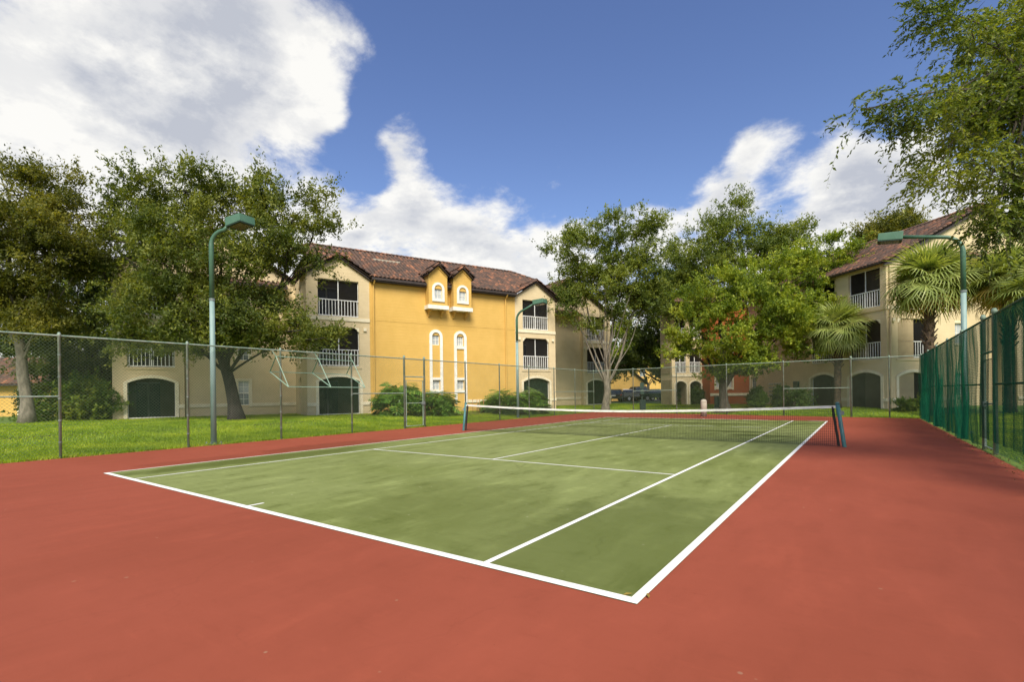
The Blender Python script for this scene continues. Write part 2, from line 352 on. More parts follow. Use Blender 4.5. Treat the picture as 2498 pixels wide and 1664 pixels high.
# ------------------------------------------------------------------ terrain and court
FX0, FX1, FY0, FYL, FYR = -4.2, 14.65, -9., 30.6, 28.0
def far_y(x): return FYL + (FYR - FYL) * (x - FX0) / (FX1 - FX0)
def sstep(t): t = np.clip(t, 0, 1); return t * t * (3 - 2 * t)
def gz(x, y):
    x = np.asarray(x, float); y = np.asarray(y, float)
    dx = np.maximum(np.maximum(FX0 - .15 - x, x - FX1 - .15), 0); dy = np.maximum(np.maximum(y - far_y(x) - .15, FY0 - y), 0)
    d = np.hypot(dx, dy)
    return .33 * sstep(d / 6.5) + np.minimum(d, 1.) * .015 * np.sin(x * 1.3 + 1.7 * np.cos(y * .7)) - .012
def ground():
    def axis(lo, hi, c0, c1, fine):
        a = list(np.arange(c0, c1 + 1e-6, fine)); x = c0; s = fine
        while x > lo: s *= 1.35; x -= s; a.insert(0, x)
        x = c1; s = fine
        while x < hi: s *= 1.35; x += s; a.append(x)
        return np.array(a)
    X = axis(-700, 700, -22, 24, .5); Y = axis(-500, 900, -10, 46, .5)
    g = np.array([[x, y] for y in Y for x in X]); z = gz(g[:, 0], g[:, 1])
    inside = (g[:, 0] > FX0 + .2) & (g[:, 0] < FX1 - .2) & (g[:, 1] > FY0 + .1) & (g[:, 1] < far_y(g[:, 0]) - .2)
    z = np.where(inside, -.06, z)
    nx, ny = len(X), len(Y)
    fc = np.array([[j * nx + i, j * nx + i + 1, (j + 1) * nx + i + 1, (j + 1) * nx + i] for j in range(ny - 1) for i in range(nx - 1)])
    me = npmesh('lawn', np.c_[g, z], fc, True); me.materials.append(M['lawn']); structure(link(bpy.data.objects.new('lawn', me)))
ground()
def court():
    rd = MB().prism([(FX0 + .12, FY0, -.2), (FX1 - .1, FY0, -.2), (FX1 - .1, far_y(FX1) - .12, -.2), (FX0 + .12, far_y(FX0) - .12, -.2)], (0, 0, .2)).build('court_surround', 'red'); structure(rd)
    gr = MB().poly([(0, 0, .004), (10.97, 0, .004), (10.97, 23.77, .004), (0, 23.77, .004)]).build('court_playing_surface', 'green'); structure(gr)
    z = .008; w = .05
    L = [('baseline', 0, 10.97, 0, .09), ('baseline', 0, 10.97, 23.69, 23.77), ('doubles_sideline', 0, w, .09, 23.69), ('doubles_sideline', 10.97 - w * 1.5, 10.97, .09, 23.69),
         ('singles_sideline', 1.37, 1.37 + w, .09, 23.69), ('singles_sideline', 9.6 - w * 1.2, 9.6, .09, 23.69),
         ('service_line', 1.37 + w, 9.6 - w * 1.2, 5.46, 5.51), ('service_line', 1.37 + w, 9.6 - w * 1.2, 18.26, 18.31), ('center_service_line', 5.46, 5.51, 5.51, 18.26),
         ('center_mark', 5.46, 5.51, .09, .30), ('center_mark', 5.46, 5.51, 23.47, 23.69)]
    for n, x0, x1, y0, y1 in L: MB().poly([(x0, y0, z), (x1, y0, z), (x1, y1, z), (x0, y1, z)]).build(n, 'line', gr)
court()

# ------------------------------------------------------------------ apartment buildings
class Face:                          # wall plane: a along the wall (left to right from outside), d outward, z up
    def __init__(s, P): s.P = P
    def mb(s): return MB(s.P)
def arc(a0, a1, zs, za, n=14):       # segmental arch points from a0 to a1
    c = (a0 + a1) / 2; h = (a1 - a0) / 2; r = (h * h + (za - zs) ** 2) / (2 * (za - zs)); zc = za - r
    t0 = math.asin(h / r)
    return [(c + r * math.sin(-t0 + 2 * t0 * k / n), zc + r * math.cos(-t0 + 2 * t0 * k / n)) for k in range(n + 1)]
def wall(fc, a0, a1, z0, z1, holes, m, parent, name='wall', reveal=.22, top=None):
    """holes: (a0,a1,z0,z1,arch_spring or None); top: optional function giving wall top (gable)"""
    b = fc.mb(); xs = sorted({a0, a1} | {h[0] for h in holes} | {h[1] for h in holes}); zs = sorted({z0, z1} | {h[2] for h in holes} | {h[3] for h in holes})
    for i in range(len(xs) - 1):
        run = None
        for j in range(len(zs) - 1):
            cx, cz = (xs[i] + xs[i + 1]) / 2, (zs[j] + zs[j + 1]) / 2
            hole = any(h[0] < cx < h[1] and h[2] < cz < h[3] for h in holes)
            if not hole: run = (run[0], zs[j + 1]) if run else (zs[j], zs[j + 1])
            if (hole or j == len(zs) - 2) and run:
                b.poly([(xs[i], 0, run[0]), (xs[i + 1], 0, run[0]), (xs[i + 1], 0, run[1]), (xs[i], 0, run[1])]); run = None
    for h in holes:
        A, B, Z0, Z1 = h[:4]; sp = h[4] if len(h) > 4 and h[4] is not None else Z1
        for (p, q) in (((A, Z0), (A, sp)), ((B, Z0), (B, sp)), ((A, Z0), (B, Z0))):
            b.poly([(p[0], 0, p[1]), (q[0], 0, q[1]), (q[0], -reveal, q[1]), (p[0], -reveal, p[1])])
        if sp < Z1:
            pts = arc(A, B, sp, Z1 - .002)
            for (p, q) in zip(pts, pts[1:]):
                b.poly([(p[0], 0, p[1]), (q[0], 0, q[1]), (q[0], -reveal, q[1]), (p[0], -reveal, p[1])])
                b.poly([(p[0], 0, p[1]), (q[0], 0, q[1]), (q[0], 0, Z1), (p[0], 0, Z1)])
        else: b.poly([(A, 0, Z1), (B, 0, Z1), (B, -reveal, Z1), (A, -reveal, Z1)])
    return b.build(name, m, parent)
def gable(fc, a0, a1, z, apex, m, parent, name='gable_wall'):
    return fc.mb().poly([(a0, 0, z), (a1, 0, z), apex and (apex[0], 0, apex[1])]).build(name, m, parent)
def arch_trim(fc, a0, a1, z0, sp, za, w, m, parent, name='arch_trim', d=.05):
    b = fc.mb()
    ins = [(a0, z0)] + arc(a0, a1, sp, za) + [(a1, z0)]
    out = [(a0 - w, z0)] + arc(a0 - w, a1 + w, sp + w * .25, za + w) + [(a1 + w, z0)]
    for i in range(len(ins) - 1):
        p, q, r, s = ins[i], ins[i + 1], out[i + 1], out[i]
        b.poly([(p[0], d, p[1]), (q[0], d, q[1]), (r[0], d, r[1]), (s[0], d, s[1])])
        b.poly([(s[0], d, s[1]), (r[0], d, r[1]), (r[0], -.01, r[1]), (s[0], -.01, s[1])])
        b.poly([(p[0], d, p[1]), (q[0], d, q[1]), (q[0], -.02, q[1]), (p[0], -.02, p[1])])
    return b.build(name, m, parent)
def railing(fc, a0, a1, z0, z1, parent, d=-.08, n=None, mid=True):
    r = fc.mb().box(a0, a1, d - .03, d + .03, z1 - .05, z1).box(a0, a1, d - .02, d + .02, z0 + .04, z0 + .09)
    if mid: r.box((a0 + a1) / 2 - .03, (a0 + a1) / 2 + .03, d - .028, d + .028, z0 + .092, z1 - .052)
    ro = r.build('balcony_railing', 'whitemetal', parent)
    n = n or max(6, int((a1 - a0) / .17)); step = (a1 - a0) / n
    for k in range(n):
        a = a0 + (k + .5) * step
        if mid and abs(a - (a0 + a1) / 2) < .05: continue
        fc.mb().box(a - .018, a + .018, d - .018, d + .018, z0 + .09, z1 - .05).build('baluster', 'whitemetal', ro)
    return ro
def balcony_room(fc, a0, a1, z0, z1, parent, depth=1.9, door=True):
    b = fc.mb(); e = .35; f = .22
    A0, A1, Z0, Z1 = a0 - e, a1 + e, z0 - .0, z1 + .12
    b.poly([(A0, -depth, Z0), (A1, -depth, Z0), (A1, -depth, Z1), (A0, -depth, Z1)])
    b.poly([(A0, -f, Z0), (A0, -depth, Z0), (A0, -depth, Z1), (A0, -f, Z1)]); b.poly([(A1, -f, Z0), (A1, -depth, Z0), (A1, -depth, Z1), (A1, -f, Z1)])
    b.poly([(A0, -f, Z0), (A1, -f, Z0), (A1, -depth, Z0), (A0, -depth, Z0)]); b.poly([(A0, -f, Z1), (A1, -f, Z1), (A1, -depth, Z1), (A0, -depth, Z1)])
    b.build('balcony_room', 'room', parent)
    if door:
        dd = depth - .03; w = (a1 - a0)
        q = fc.mb().box(a0 + .1 * w, a0 + .62 * w, -dd - .02, -dd + .03, z0 + .02, z0 + 2.0).build('balcony_door', 'door', parent)
        fc.mb().box(a0 + .34 * w, a0 + .38 * w, -dd + .032, -dd + .06, z0 + .02, z0 + 2.0).box(a0 + .1 * w, a0 + .62 * w, -dd + .032, -dd + .06, z0 + 2.0, z0 + 2.06).build('door_frame', 'whitemetal', q)
def screen(fc, a0, a1, z0, z1, parent, m='screen', arch=None, d=-.15, mull=True):
    if arch: fc.mb().poly([(a0, d, z0)] + [(a1, d, z0)] + [(p[0], d, p[1]) for p in arc(a0, a1, arch, z1)[::-1]]).build('insect_screen', m, parent)
    else: fc.mb().poly([(a0, d, z0), (a1, d, z0), (a1, d, z1), (a0, d, z1)]).build('insect_screen', m, parent)
    t = .03; b = fc.mb()
    b.box(a0, a1, d - .02, d + .02, z0 + .001, z0 + t * 1.6)
    if not arch: b.box(a0, a1, d - .02, d + .02, z1 - t, z1 - .001)
    ze = (arch or z1)
    b.box(a0 + .001, a0 + t, d - .018, d + .018, z0 + t * 1.6, ze - t); b.box(a1 - t, a1 - .001, d - .018, d + .018, z0 + t * 1.6, ze - t)
    if mull: c = (a0 + a1) / 2; b.box(c - .028, c + .028, d - .022, d + .022, z0 + t * 1.6 + .001, z1 - t - .001)
    b.build('screen_frame', 'whitemetal', parent)
def corner_brackets(fc, a0, a1, z1, parent, r=.26):
    for s, a in ((1, a0), (-1, a1)):
        pts = [(a, .001, z1 - .001), (a + s * r, .001, z1 - .001), (a + s * r * .8, .001, z1 - r * .3), (a + s * r * .5, .001, z1 - r * .4), (a + s * r * .42, .001, z1 - r * .75), (a, .001, z1 - r)]
        fc.mb().prism(pts, (0, -.14, 0)).build('corner_bracket', 'cream', parent)
def window(fc, a0, a1, z0, z1, parent, cols=2, rows=2, m='glass_pale', d=-.10):
    w = fc.mb(); t = .035
    w.box(a0, a1, d - .02, d + .03, z0, z0 + t).box(a0, a1, d - .02, d + .03, z1 - t, z1).box(a0, a0 + t, d - .02, d + .03, z0 + t, z1 - t).box(a1 - t, a1, d - .02, d + .03, z0 + t, z1 - t)
    wo = w.build('window', 'white', parent)
    for i in range(1, cols): x = a0 + (a1 - a0) * i / cols; fc.mb().box(x - .012, x + .012, d - .012, d + .022, z0 + t, z1 - t).build('muntin', 'white', wo)
    for j in range(1, rows): z = z0 + (z1 - z0) * j / rows; fc.mb().box(a0 + t, a1 - t, d - .010, d + .018, z - .012, z + .012).build('muntin', 'white', wo)
    ax = [a0 + t + (a1 - a0 - 2 * t) * i / cols for i in range(cols + 1)]; zx = [z0 + t + (z1 - z0 - 2 * t) * j / rows for j in range(rows + 1)]
    for i in range(cols):
        for j in range(rows): fc.mb().poly([(ax[i], d, zx[j]), (ax[i + 1], d, zx[j]), (ax[i + 1], d, zx[j + 1]), (ax[i], d, zx[j + 1])]).build('pane', m, wo)
    return wo
# ---- clay tile roofs
def tile_mesh():
    v = []; f = []; n = 6; L = .43
    for (y, r, h) in ((0, .125, .012), (L, .100, -.008)):
        for k in range(n + 1):
            t = math.pi * k / n; v.append((-r * math.cos(t), y, r * .72 * math.sin(t) + h))
    for k in range(n): f.append((k, k + 1, n + 1 + k + 1, n + 1 + k))
    b = len(v)
    for k in range(n + 1):
        t = math.pi * k / n; v.append((-.108 * math.cos(t), .004, .055 * .72 * 2 * math.sin(t) * .9 - .006))
    for k in range(n): f.append((k, b + k, b + k + 1, k + 1))
    me = bpy.data.meshes.new('tile'); me.from_pydata(v, [], f); me.polygons.foreach_set('use_smooth', [True] * len(f)); me.materials.append(M['tile']); me.update(); return me
TILE = tile_mesh(); TV = np.empty(len(TILE.vertices) * 3, np.float32); TILE.vertices.foreach_get('co', TV); TV = TV.reshape(-1, 3); TF = np.array([list(p.vertices) for p in TILE.polygons])
class Roof:
    """collects tiled slopes of one building; local building coordinates"""
    def __init__(s, parent, name='roof'): s.b = MB(); s.parent = parent; s.tiles = []; s.name = name; s.rng = random.Random(5)
    def slope(s, O, E, U, poly, thick=.07, tiles=True):
        """O corner at the eave, E unit along eave, U unit up-slope, poly in (e,u) coordinates (convex or not)"""
        O, E, U = Vector(O), Vector(E).normalized(), Vector(U).normalized(); Nn = E.cross(U)
        if Nn.z < 0: Nn = -Nn
        pts = [O + E * p[0] + U * p[1] for p in poly]
        s.b.prism([tuple(p) for p in pts], tuple(-Nn * thick))
        if not tiles: return
        e0, e1 = min(p[0] for p in poly), max(p[0] for p in poly); u0, u1 = min(p[1] for p in poly), max(p[1] for p in poly)
        def inside(x, y):
            c = False
            for i in range(len(poly)):
                (xa, ya), (xb, yb) = poly[i], poly[i - 1]
                if (ya > y) != (yb > y) and x < (xb - xa) * (y - ya) / (yb - ya) + xa: c = not c
            return c
        u = u0; w = .262; row = 0
        while u < u1:
            e = e0 + w / 2
            while e < e1:
                if inside(e, u + .17):
                    j = s.rng.uniform
                    p = O + E * (e + j(-.006, .006)) + U * (u - .05 + j(-.012, .012)) + Nn * (.012 + j(0, .010))
                    a = j(-.025, .025); X = (E * math.cos(a) + U * math.sin(a)); Yv = (U * math.cos(a) - E * math.sin(a)) + Nn * .06
                    Yv.normalize(); Z = X.cross(Yv)
                    if Z.z < 0: X = -X; Z = X.cross(Yv)
                    m = Matrix(((X.x, Yv.x, Z.x, p.x), (X.y, Yv.y, Z.y, p.y), (X.z, Yv.z, Z.z, p.z), (0, 0, 0, 1)))
                    s.tiles.append(m)
                e += w
            u += .36; row += 1
    def ridge(s, a, b, big=1.25):    # a row of ridge / rake tiles from a to b
        a, b = Vector(a), Vector(b); d = (b - a); L = d.length; d.normalize()
        X = Vector((0, 0, 1)).cross(d); X.normalize(); Z = d.cross(X) if d.cross(X).z < 0 else X.cross(d)
        if Z.z < 0: Z = -Z
        n = max(1, int(L / .36))
        for k in range(n):
            p = a + d * (L * k / n); j = s.rng.uniform(-.03, .03)
            Yv = (d + Z * .05 + X * j).normalized(); Xx = Yv.cross(Z).normalized(); Zz = Xx.cross(Yv)
            m = Matrix(((Xx.x * big, Yv.x, Zz.x * big, p.x), (Xx.y * big, Yv.y, Zz.y * big, p.y), (Xx.z * big, Yv.z, Zz.z * big, p.z), (0, 0, 0, 1)))
            s.tiles.append(m)
    def build(s, limit=300):
        ro = s.b.build(s.name, 'roofbase', s.parent)
        W = Matrix.Translation(s.parent.location) @ Matrix.Rotation(s.parent.rotation_euler.z, 4, 'Z')
        cam = Vector(CAM)
        def key(m):
            p = W @ m.translation; n = (W.to_3x3() @ Vector((m[0][2], m[1][2], m[2][2]))); v = cam - p
            vis = n.normalized().dot(v.normalized())
            q = np.array(p - cam); dep = q @ FWD; u = 1249 + F_PX * (q @ RGT) / max(dep, .1)
            return v.length + (400 if vis < -.15 else 0) + (800 if (u < -50 or u > 2550) else 0)
        s.tiles.sort(key=key)
        for m in s.tiles[:limit]: inst(TILE, 'tile', ro, m)
        rest = s.tiles[limit:]
        if rest:
            A = np.array([[list(r) for r in m] for m in rest]); V = np.einsum('nij,kj->nki', A[:, :3, :3], TV) + A[:, None, :3, 3]
            Fc = TF[None] + (np.arange(len(rest)) * len(TV))[:, None, None]
            me = npmesh('tile_field', V.reshape(-1, 3), Fc.reshape(-1, 4), True); me.materials.append(M['tile']); o = link(bpy.data.objects.new('tile_field', me), ro); o['kind'] = 'stuff'
        return ro
def gable_roof(R, x0, x1, xa, y0, y1, ze, za, ov=.3):
    """roof whose ridge runs along local y, front gable at y0"""
    for sgn, xe in ((1, x0), (-1, x1)):
        run = abs(xa - xe); L = math.hypot(run, za - ze); U = Vector((sgn * run, 0, za - ze)).normalized(); k = L / run
        lo = -ov * k
        R.slope((xe, y0 - .22, ze), (0, 1, 0), U, [(0, lo), (y1 - y0 + .22, lo), (y1 - y0 + .22, L), (0, L)])
        a = Vector((xe, y0 - .20, ze)) + U * lo; b = Vector((xa, y0 - .20, za)) - U * .06
        R.ridge(a + Vector((0, 0, .02)), b + Vector((0, 0, .04)), 1.45)
    R.ridge((xa, y0 - .2, za + .06), (xa, y1, za + .06), 1.35)
def downspout(path, m, parent): MB().tube(path, .05, 6).build('downspout', m, parent)

def std_bay(fc, a0, a1, o0, o1, g, z2, z3, top, parent, bandw=.0, m='beige', low='cream', base=True, L=None, R=None, railz=1.03, h2=2.36, h3=2.2, gscreen='screen_green'):
    """one stack: arched patio, framed balcony, screened balcony; g ground z"""
    holes = [(o0, o1, g + .04, g + 2.30, g + 2.02), (o0, o1, z2, z2 + h2), (o0, o1, z3, z3 + h3)]
    wall(fc, a0, a1, g - .4, top, holes, m, parent)
    for (z, h, ar) in ((g + .04, 2.26, g + 2.02), (z2, h2, None), (z3, h3, None)): balcony_room(fc, o0, o1, z, z + h, parent)
    screen(fc, o0, o1, g + .04, g + 2.295, parent, gscreen, arch=g + 2.02, mull=False)
    screen(fc, o0, o1, z2, z2 + h2, parent); screen(fc, o0, o1, z3, z3 + h3, parent)
    railing(fc, o0, o1, z2, z2 + railz, parent); railing(fc, o0, o1, z3, z3 + railz, parent)
    corner_brackets(fc, o0, o1, z2 + h2, parent)
    arch_trim(fc, o0, o1, g + .04, g + 2.02, g + 2.30, .17, 'cream', parent)
    l, r = (a0 if L is None else L), (a1 if R is None else R)
    fc.mb().box(l, r, .001, .05, z3 - .24, z3 - .03).build('floor_band', low, parent)
    fc.mb().box(o0 - .12, o1 + .12, .001, .04, z2 - .13, z2 - .02).build('balcony_sill', m, parent)
    if base:
        for p, q in ((l, o0 - .172), (o1 + .172, r)):
            if q - p > .05: fc.mb().box(p, q, .001, .06, g + .58, g + .78).build('base_band', low, parent)
    for a in (o0 - .34, o1 + .34):
        if a0 + .1 < a < a1 - .1: fc.mb().box(a - .09, a + .09, .001, .10, z2 + h2 - .18, z2 + h2 + .02).build('vent_box', low, parent)

def building_main():
    g = .31; ang = math.radians(90 - 23); o = at(904, 960, 30.5)
    B = thing('apartment_building', 'three-storey yellow and beige apartment block with brown tile roof and two oriel dormers', 'building', (o[0], o[1], 0), ang)
    Z2, Z3, EV = 3.23, 6.21, 8.72
    front = Face(lambda a, d, z: (a, -d, z)); yw = 4.3
    wing = Face(lambda a, d, z: (a, yw - d, z))
    # main block
    std_bay(front, -3.66, 0, -3.02, -.65, g, Z2, Z3, EV - .1, B)
    std_bay(front, 10.6, 14.24, 11.27, 13.62, g, Z2, Z3, EV - .1, B)
    gable(front, -3.66, 0, EV - .1, (-1.83, 9.78), 'beige', B); gable(front, 10.6, 14.24, EV - .1, (12.42, 9.78), 'beige', B)
    slots = [(3.9, 4.84), (5.68, 6.62)]
    yh = []
    for s0, s1 in slots: yh += [(s0 + .22, s1 - .22, 1.78, 2.42), (s0 + .22, s1 - .22, 4.76, 5.42)]
    wall(front, 0, 10.6, g - .4, EV - .05, yh, 'yellow', B)
    front.mb().box(0.001, 10.599, -.2, .012, 6.12, EV - .06).build('upper_wall_relief', 'yellow', B)
    for p_, q_ in ((.06, 3.88), (6.66, 10.55)): front.mb().box(p_, q_, .001, .06, g + .58, g + .78).build('base_band', 'cream', B)
    for i, (s0, s1) in enumerate(slots):
        b = front.mb(); w = .19; zb = 1.02 if i == 0 else .86; c = (s0 + s1) / 2; zs = 5.32; r1 = (s1 - s0) / 2; r0 = r1 - w
        b.box(s0, s0 + w, .001, .07, zb, zs).box(s1 - w, s1, .001, .07, zb, zs)
        for k in range(12):
            t0, t1 = math.pi * k / 12, math.pi * (k + 1) / 12
            q = [(c - r0 * math.cos(t0), .07, zs + r0 * math.sin(t0)), (c - r0 * math.cos(t1), .07, zs + r0 * math.sin(t1)), (c - r1 * math.cos(t1), .07, zs + r1 * math.sin(t1)), (c - r1 * math.cos(t0), .07, zs + r1 * math.sin(t0))]
            b.prism(q, (0, -.068, 0))
        b.box(s0 + w, s1 - w, .001, .068, 2.44, 2.60).box(s0 + w, s1 - w, .001, .068, 1.60, 1.76)
        if i: b.box(s0 + w, s1 - w, .001, .068, 4.56, 4.74)
        b.build('window_surround', 'white', B)
        window(front, s0 + .22, s1 - .22, 1.78, 2.42, B, 2, 2); window(front, s0 + .22, s1 - .22, 4.76, 5.42, B, 3 if i else 2, 2)
    # oriel dormers
    for i, (d0, d1, zb) in enumerate(((3.66, 4.97, 7.05), (5.42, 6.74, 7.05))):
        dd = .62; c = (d0 + d1) / 2; ze = 9.36; za = 9.92
        of = Face(lambda a, d, z, dd=dd: (a, -dd - d, z))
        dm = MB().box(d0, d1, -dd + .002, 3.0, zb + .25, zb + .26)
        for x in (d0, d1): dm.poly([(x, -dd, zb + .25), (x, 1.6, zb + .25), (x, 1.6, ze), (x, -dd, ze)])
        do = dm.build('oriel_dormer', 'yellow', B)
        w0, w1 = c - .27, c + .27
        wall(of, d0, d1, zb + .25, ze, [(w0, w1, 7.72, 8.38)], 'yellow', do, 'oriel_front', .12)
        gable(of, d0, d1, ze, (c, za), 'yellow', do, 'oriel_gable')
        rk = of.mb()
        for sg in (0, 1):
            x = d0 if sg == 0 else d1; rk.prism([(x, .001, ze - .02), (c, .001, za - .02), (c, .001, za - .20), (x, .001, ze - .2)], (0, .05, 0))
        rk.build('oriel_rake_trim', 'yellow', do)
        window(of, w0, w1, 7.72, 8.38, do, 2, 2)
        b = of.mb(); w = .16; zs = 8.36
        b.box(w0 - w, w0, .001, .06, 7.72, zs).box(w1, w1 + w, .001, .06, 7.72, zs).box(w0 - w, w1 + w, .001, .062, 7.54, 7.718)
        for k in range(12):
            t0, t1 = math.pi * k / 12, math.pi * (k + 1) / 12; r0 = .27; r1 = .27 + w
            b.prism([(c - r0 * math.cos(t0), .06, zs + r0 * math.sin(t0)), (c - r0 * math.cos(t1), .06, zs + r0 * math.sin(t1)), (c - r1 * math.cos(t1), .06, zs + r1 * math.sin(t1)), (c - r1 * math.cos(t0), .06, zs + r1 * math.sin(t0))], (0, -.058, 0))
        b.build('window_surround', 'white', do)
        MB().box(d0 - .07, d1 + .07, -dd - .07, .0, zb + .001, zb + .25).build('oriel_ledge', 'white', do)
        for x in (d0 + .22, d1 - .22):
            pts = [(x - .06, 0, zb), (x - .06, -.42, zb), (x - .06, -.42, zb - .10), (x - .06, -.30, zb - .16), (x - .06, -.26, zb - .28), (x - .06, -.12, zb - .34), (x - .06, -.10, zb - .44), (x - .06, 0, zb - .48)]
            MB().prism(pts, (.12, 0, 0)).build('corbel', 'yellow', do)
    # wings set back on both sides
    right = Face(lambda a, d, z: (a, yw - d, z))
    R_ = Roof(B)
    for side in (0, 1):
        mir = (lambda x: x) if side == 0 else (lambda x: 10.6 - x)
        def span(p, q): return (mir(p), mir(q)) if side == 0 else (mir(q), mir(p))
        b0, b1 = span(20.3, 23.6); o0, o1 = span(20.75, 22.95); yb = yw - .35
        bay = Face(lambda a, d, z, yb=yb: (a, yb - d, z))
        std_bay(bay, b0, b1, o0, o1, g, Z2, Z3, EV, B)
        for x in (b0, b1): MB().poly([(x, yb, g - .4), (x, yb + .6, g - .4), (x, yb + .6, EV), (x, yb, EV)]).build('bay_return_wall', 'beige', B)
        w0, w1 = span(14.24, 20.3); hw = []
        wx = span(16.9, 17.55)
        if side == 1: hw = [(-6.95, -6.35, g + .66, g + 2.16), (-6.95, -6.35, 3.75, 5.2), (-6.95, -6.35, 6.6, 8.0)]
        wall(wing, w0, w1, g - .4, EV, hw, 'beige', B)
        for h in hw:
            window(wing, h[0], h[1], h[2], (h[2] + h[3]) / 2, B, 2, 2, 'glass'); window(wing, h[0], h[1], (h[2] + h[3]) / 2, h[3], B, 2, 2)
            wing.mb().box(h[0] - .16, h[0] - .001, .001, .05, h[2] - .1, h[3] + .15).box(h[1] + .001, h[1] + .16, .001, .05, h[2] - .1, h[3] + .15).box(h[0] - .001, h[1] + .001, .001, .048, h[3] + .001, h[3] + .15).build('window_surround', 'cream', B)
        if hw:
            wing.mb().box(w0 + .02, -7.12, .001, .06, g + .58, g + .78).build('base_band', 'cream', B); wing.mb().box(-6.18, w1 - .02, .001, .06, g + .58, g + .78).build('base_band', 'cream', B)
        else: wing.mb().box(w0 + .02, w1 - .02, .001, .06, g + .58, g + .78).build('base_band', 'cream', B)
        # narrow lights in the return walls of the main block
        xs = 14.24 if side == 0 else -3.66
        ret = Face((lambda a, d, z: (14.24 + d, a, z)) if side == 0 else (lambda a, d, z: (-3.66 - d, yw - a, z)))
        ah = [(1.55, 2.25, g + .12, g + 2.35, g + 2.05), (1.55, 2.25, 3.5, 5.3), (1.55, 2.25, 6.4, 8.2)] if side == 1 else [(1.5, 2.2, 1.1, 2.5), (1.5, 2.2, 4.0, 5.4), (1.5, 2.2, 6.9, 8.3)]
        wall(ret, 0, yw, g - .4, EV, ah, 'beige', B)
        for h in ah:
            if len(h) > 4: balcony_room(ret, h[0], h[1], h[2], h[3], B, .9, False); screen(ret, h[0], h[1], h[2], h[3] - .005, B, 'screen_green', arch=h[4], mull=False)
            else: window(ret, h[0], h[1], h[2], h[3], B, 1, 3, 'glass')
        # gable end of the wing and its pent roof
        gx0, gx1 = span(14.0, 24.0); ga = mir(19.0)
        wing.mb().poly([(gx0, -.02, EV - .01), (gx1, -.02, EV - .01), (ga, -.02, 11.5)]).build('gable_wall', 'beige', B)
        gable_roof(R_, gx0, gx1, ga, yw, yw + 9, EV, 11.6, .25)
        p0, p1 = span(14.75, 20.1)
        L = math.hypot(.75, .42); R_.slope((p0, yw - .62, 8.42), (1, 0, 0), (0, .75, .42), [(0, 0), (p1 - p0, 0), (p1 - p0, L), (0, L)])
        MB().box(p0, p1, yw - .72, yw - .60, 8.28, 8.42).build('gutter', 'gutter', B)
        MB().poly([(p0, yw - .6, 8.3), (p1, yw - .6, 8.3), (p1, yw, 8.3), (p0, yw, 8.3)]).build('soffit', 'cream', B)
        # outer ends
        xe = b1 if side == 0 else b0
        MB().poly([(xe, yb + .6, g - .4), (xe, yw + 9, g - .4), (xe, yw + 9, EV), (xe, yb + .6, EV)]).build('end_wall', 'beige', B)
    # main roof: front slope with a break for the oriels, hips towards the wings
    sl = .57; ze = EV + .03; ye = -.36; yr = 4.62; zr = ze + sl * (yr - ye); L = math.hypot(yr - ye, zr - ze); U = (0, yr - ye, zr - ze); k = L / (yr - ye)
    x0, x1 = -2.6, 13.2
    def ey(y): return (y - ye) * k
    X0 = -4.0; X1 = 14.6
    poly = [(0 - X0, 0), (3.60 - X0, 0), (3.60 - X0, ey(1.05)), (5.03 - X0, ey(1.05)), (5.03 - X0, 0), (5.36 - X0, 0), (5.36 - X0, ey(1.05)), (6.80 - X0, ey(1.05)), (6.80 - X0, 0), (10.55 - X0, 0), (12.42 - X0, ey(1.75)), (14.55 - X0, ey(2.7)), (14.6 - X0, ey(3.2)), (x1 - X0, L), (x0 - X0, L), (-4.0 - X0, ey(3.2)), (-3.95 - X0, ey(2.7)), (-1.83 - X0, ey(1.75))]
    R_.slope((X0, ye, ze), (1, 0, 0), U, poly)
    for s, xr in ((1, x1), (-1, x0)):   # side slopes behind the gables
        R_.slope((xr + s * 5.0, 1.6, zr - 5.0 * sl), (0, 1, 0), (-s, 0, sl), [(2.2, 3.4 * 1.151), (6.0, 3.4 * 1.151), (3.02, 5.0 * 1.151)])
        R_.ridge((xr + s * 1.4, 3.2, zr - 1.4 * sl + .05), (xr, yr, zr + .05), 1.3)
    R_.slope((X1, 2 * yr - ye, ze), (-1, 0, 0), (0, -(yr - ye), zr - ze), [(0, 0), (X1 - X0, 0), (x1 - X0 + .0, L), (X1 - x1, L)], tiles=False)
    R_.ridge((x0, yr, zr + .05), (x1, yr, zr + .05), 1.35)
    gable_roof(R_, -3.86, .2, -1.83, 0, 2.2, EV - .02, 9.86, .14); gable_roof(R_, 10.4, 14.44, 12.42, 0, 2.2, EV - .02, 9.86, .14)
    for (d0, d1) in ((3.66, 4.97), (5.42, 6.74)):
        gable_roof(R_, d0, d1, (d0 + d1) / 2, -.62, 1.6, 9.37, 9.97, .10)
        for x, s in ((d0, -1), (d1, 1)): MB().box(x + s * .10 - .03, x + s * .10 + .03, -.8, 1.2, 9.18, 9.26).build('gutter', 'gutter', B)
    for p, q in ((.05, 3.6), (5.04, 5.35), (6.81, 10.5)):
        MB().box(p, q, -.48, -.36, EV - .16, EV - .01).box(p, q, -.36, -.002, EV - .24, EV - .16).build('gutter', 'gutter', B)
    R_.build()
    for fcx in ((-3.66, 0, -1.83), (10.6, 14.24, 12.42)):   # rake boards
        b = MB()
        for x in fcx[:2]: b.prism([(x + (-.16 if x < fcx[2] else .16), -.16, EV - .17), (fcx[2], -.16, 9.78), (fcx[2], -.16, 9.71), (x + (-.16 if x < fcx[2] else .16), -.16, EV - .24)], (0, .1, 0))
        b.build('rake_board', 'gutter', B)
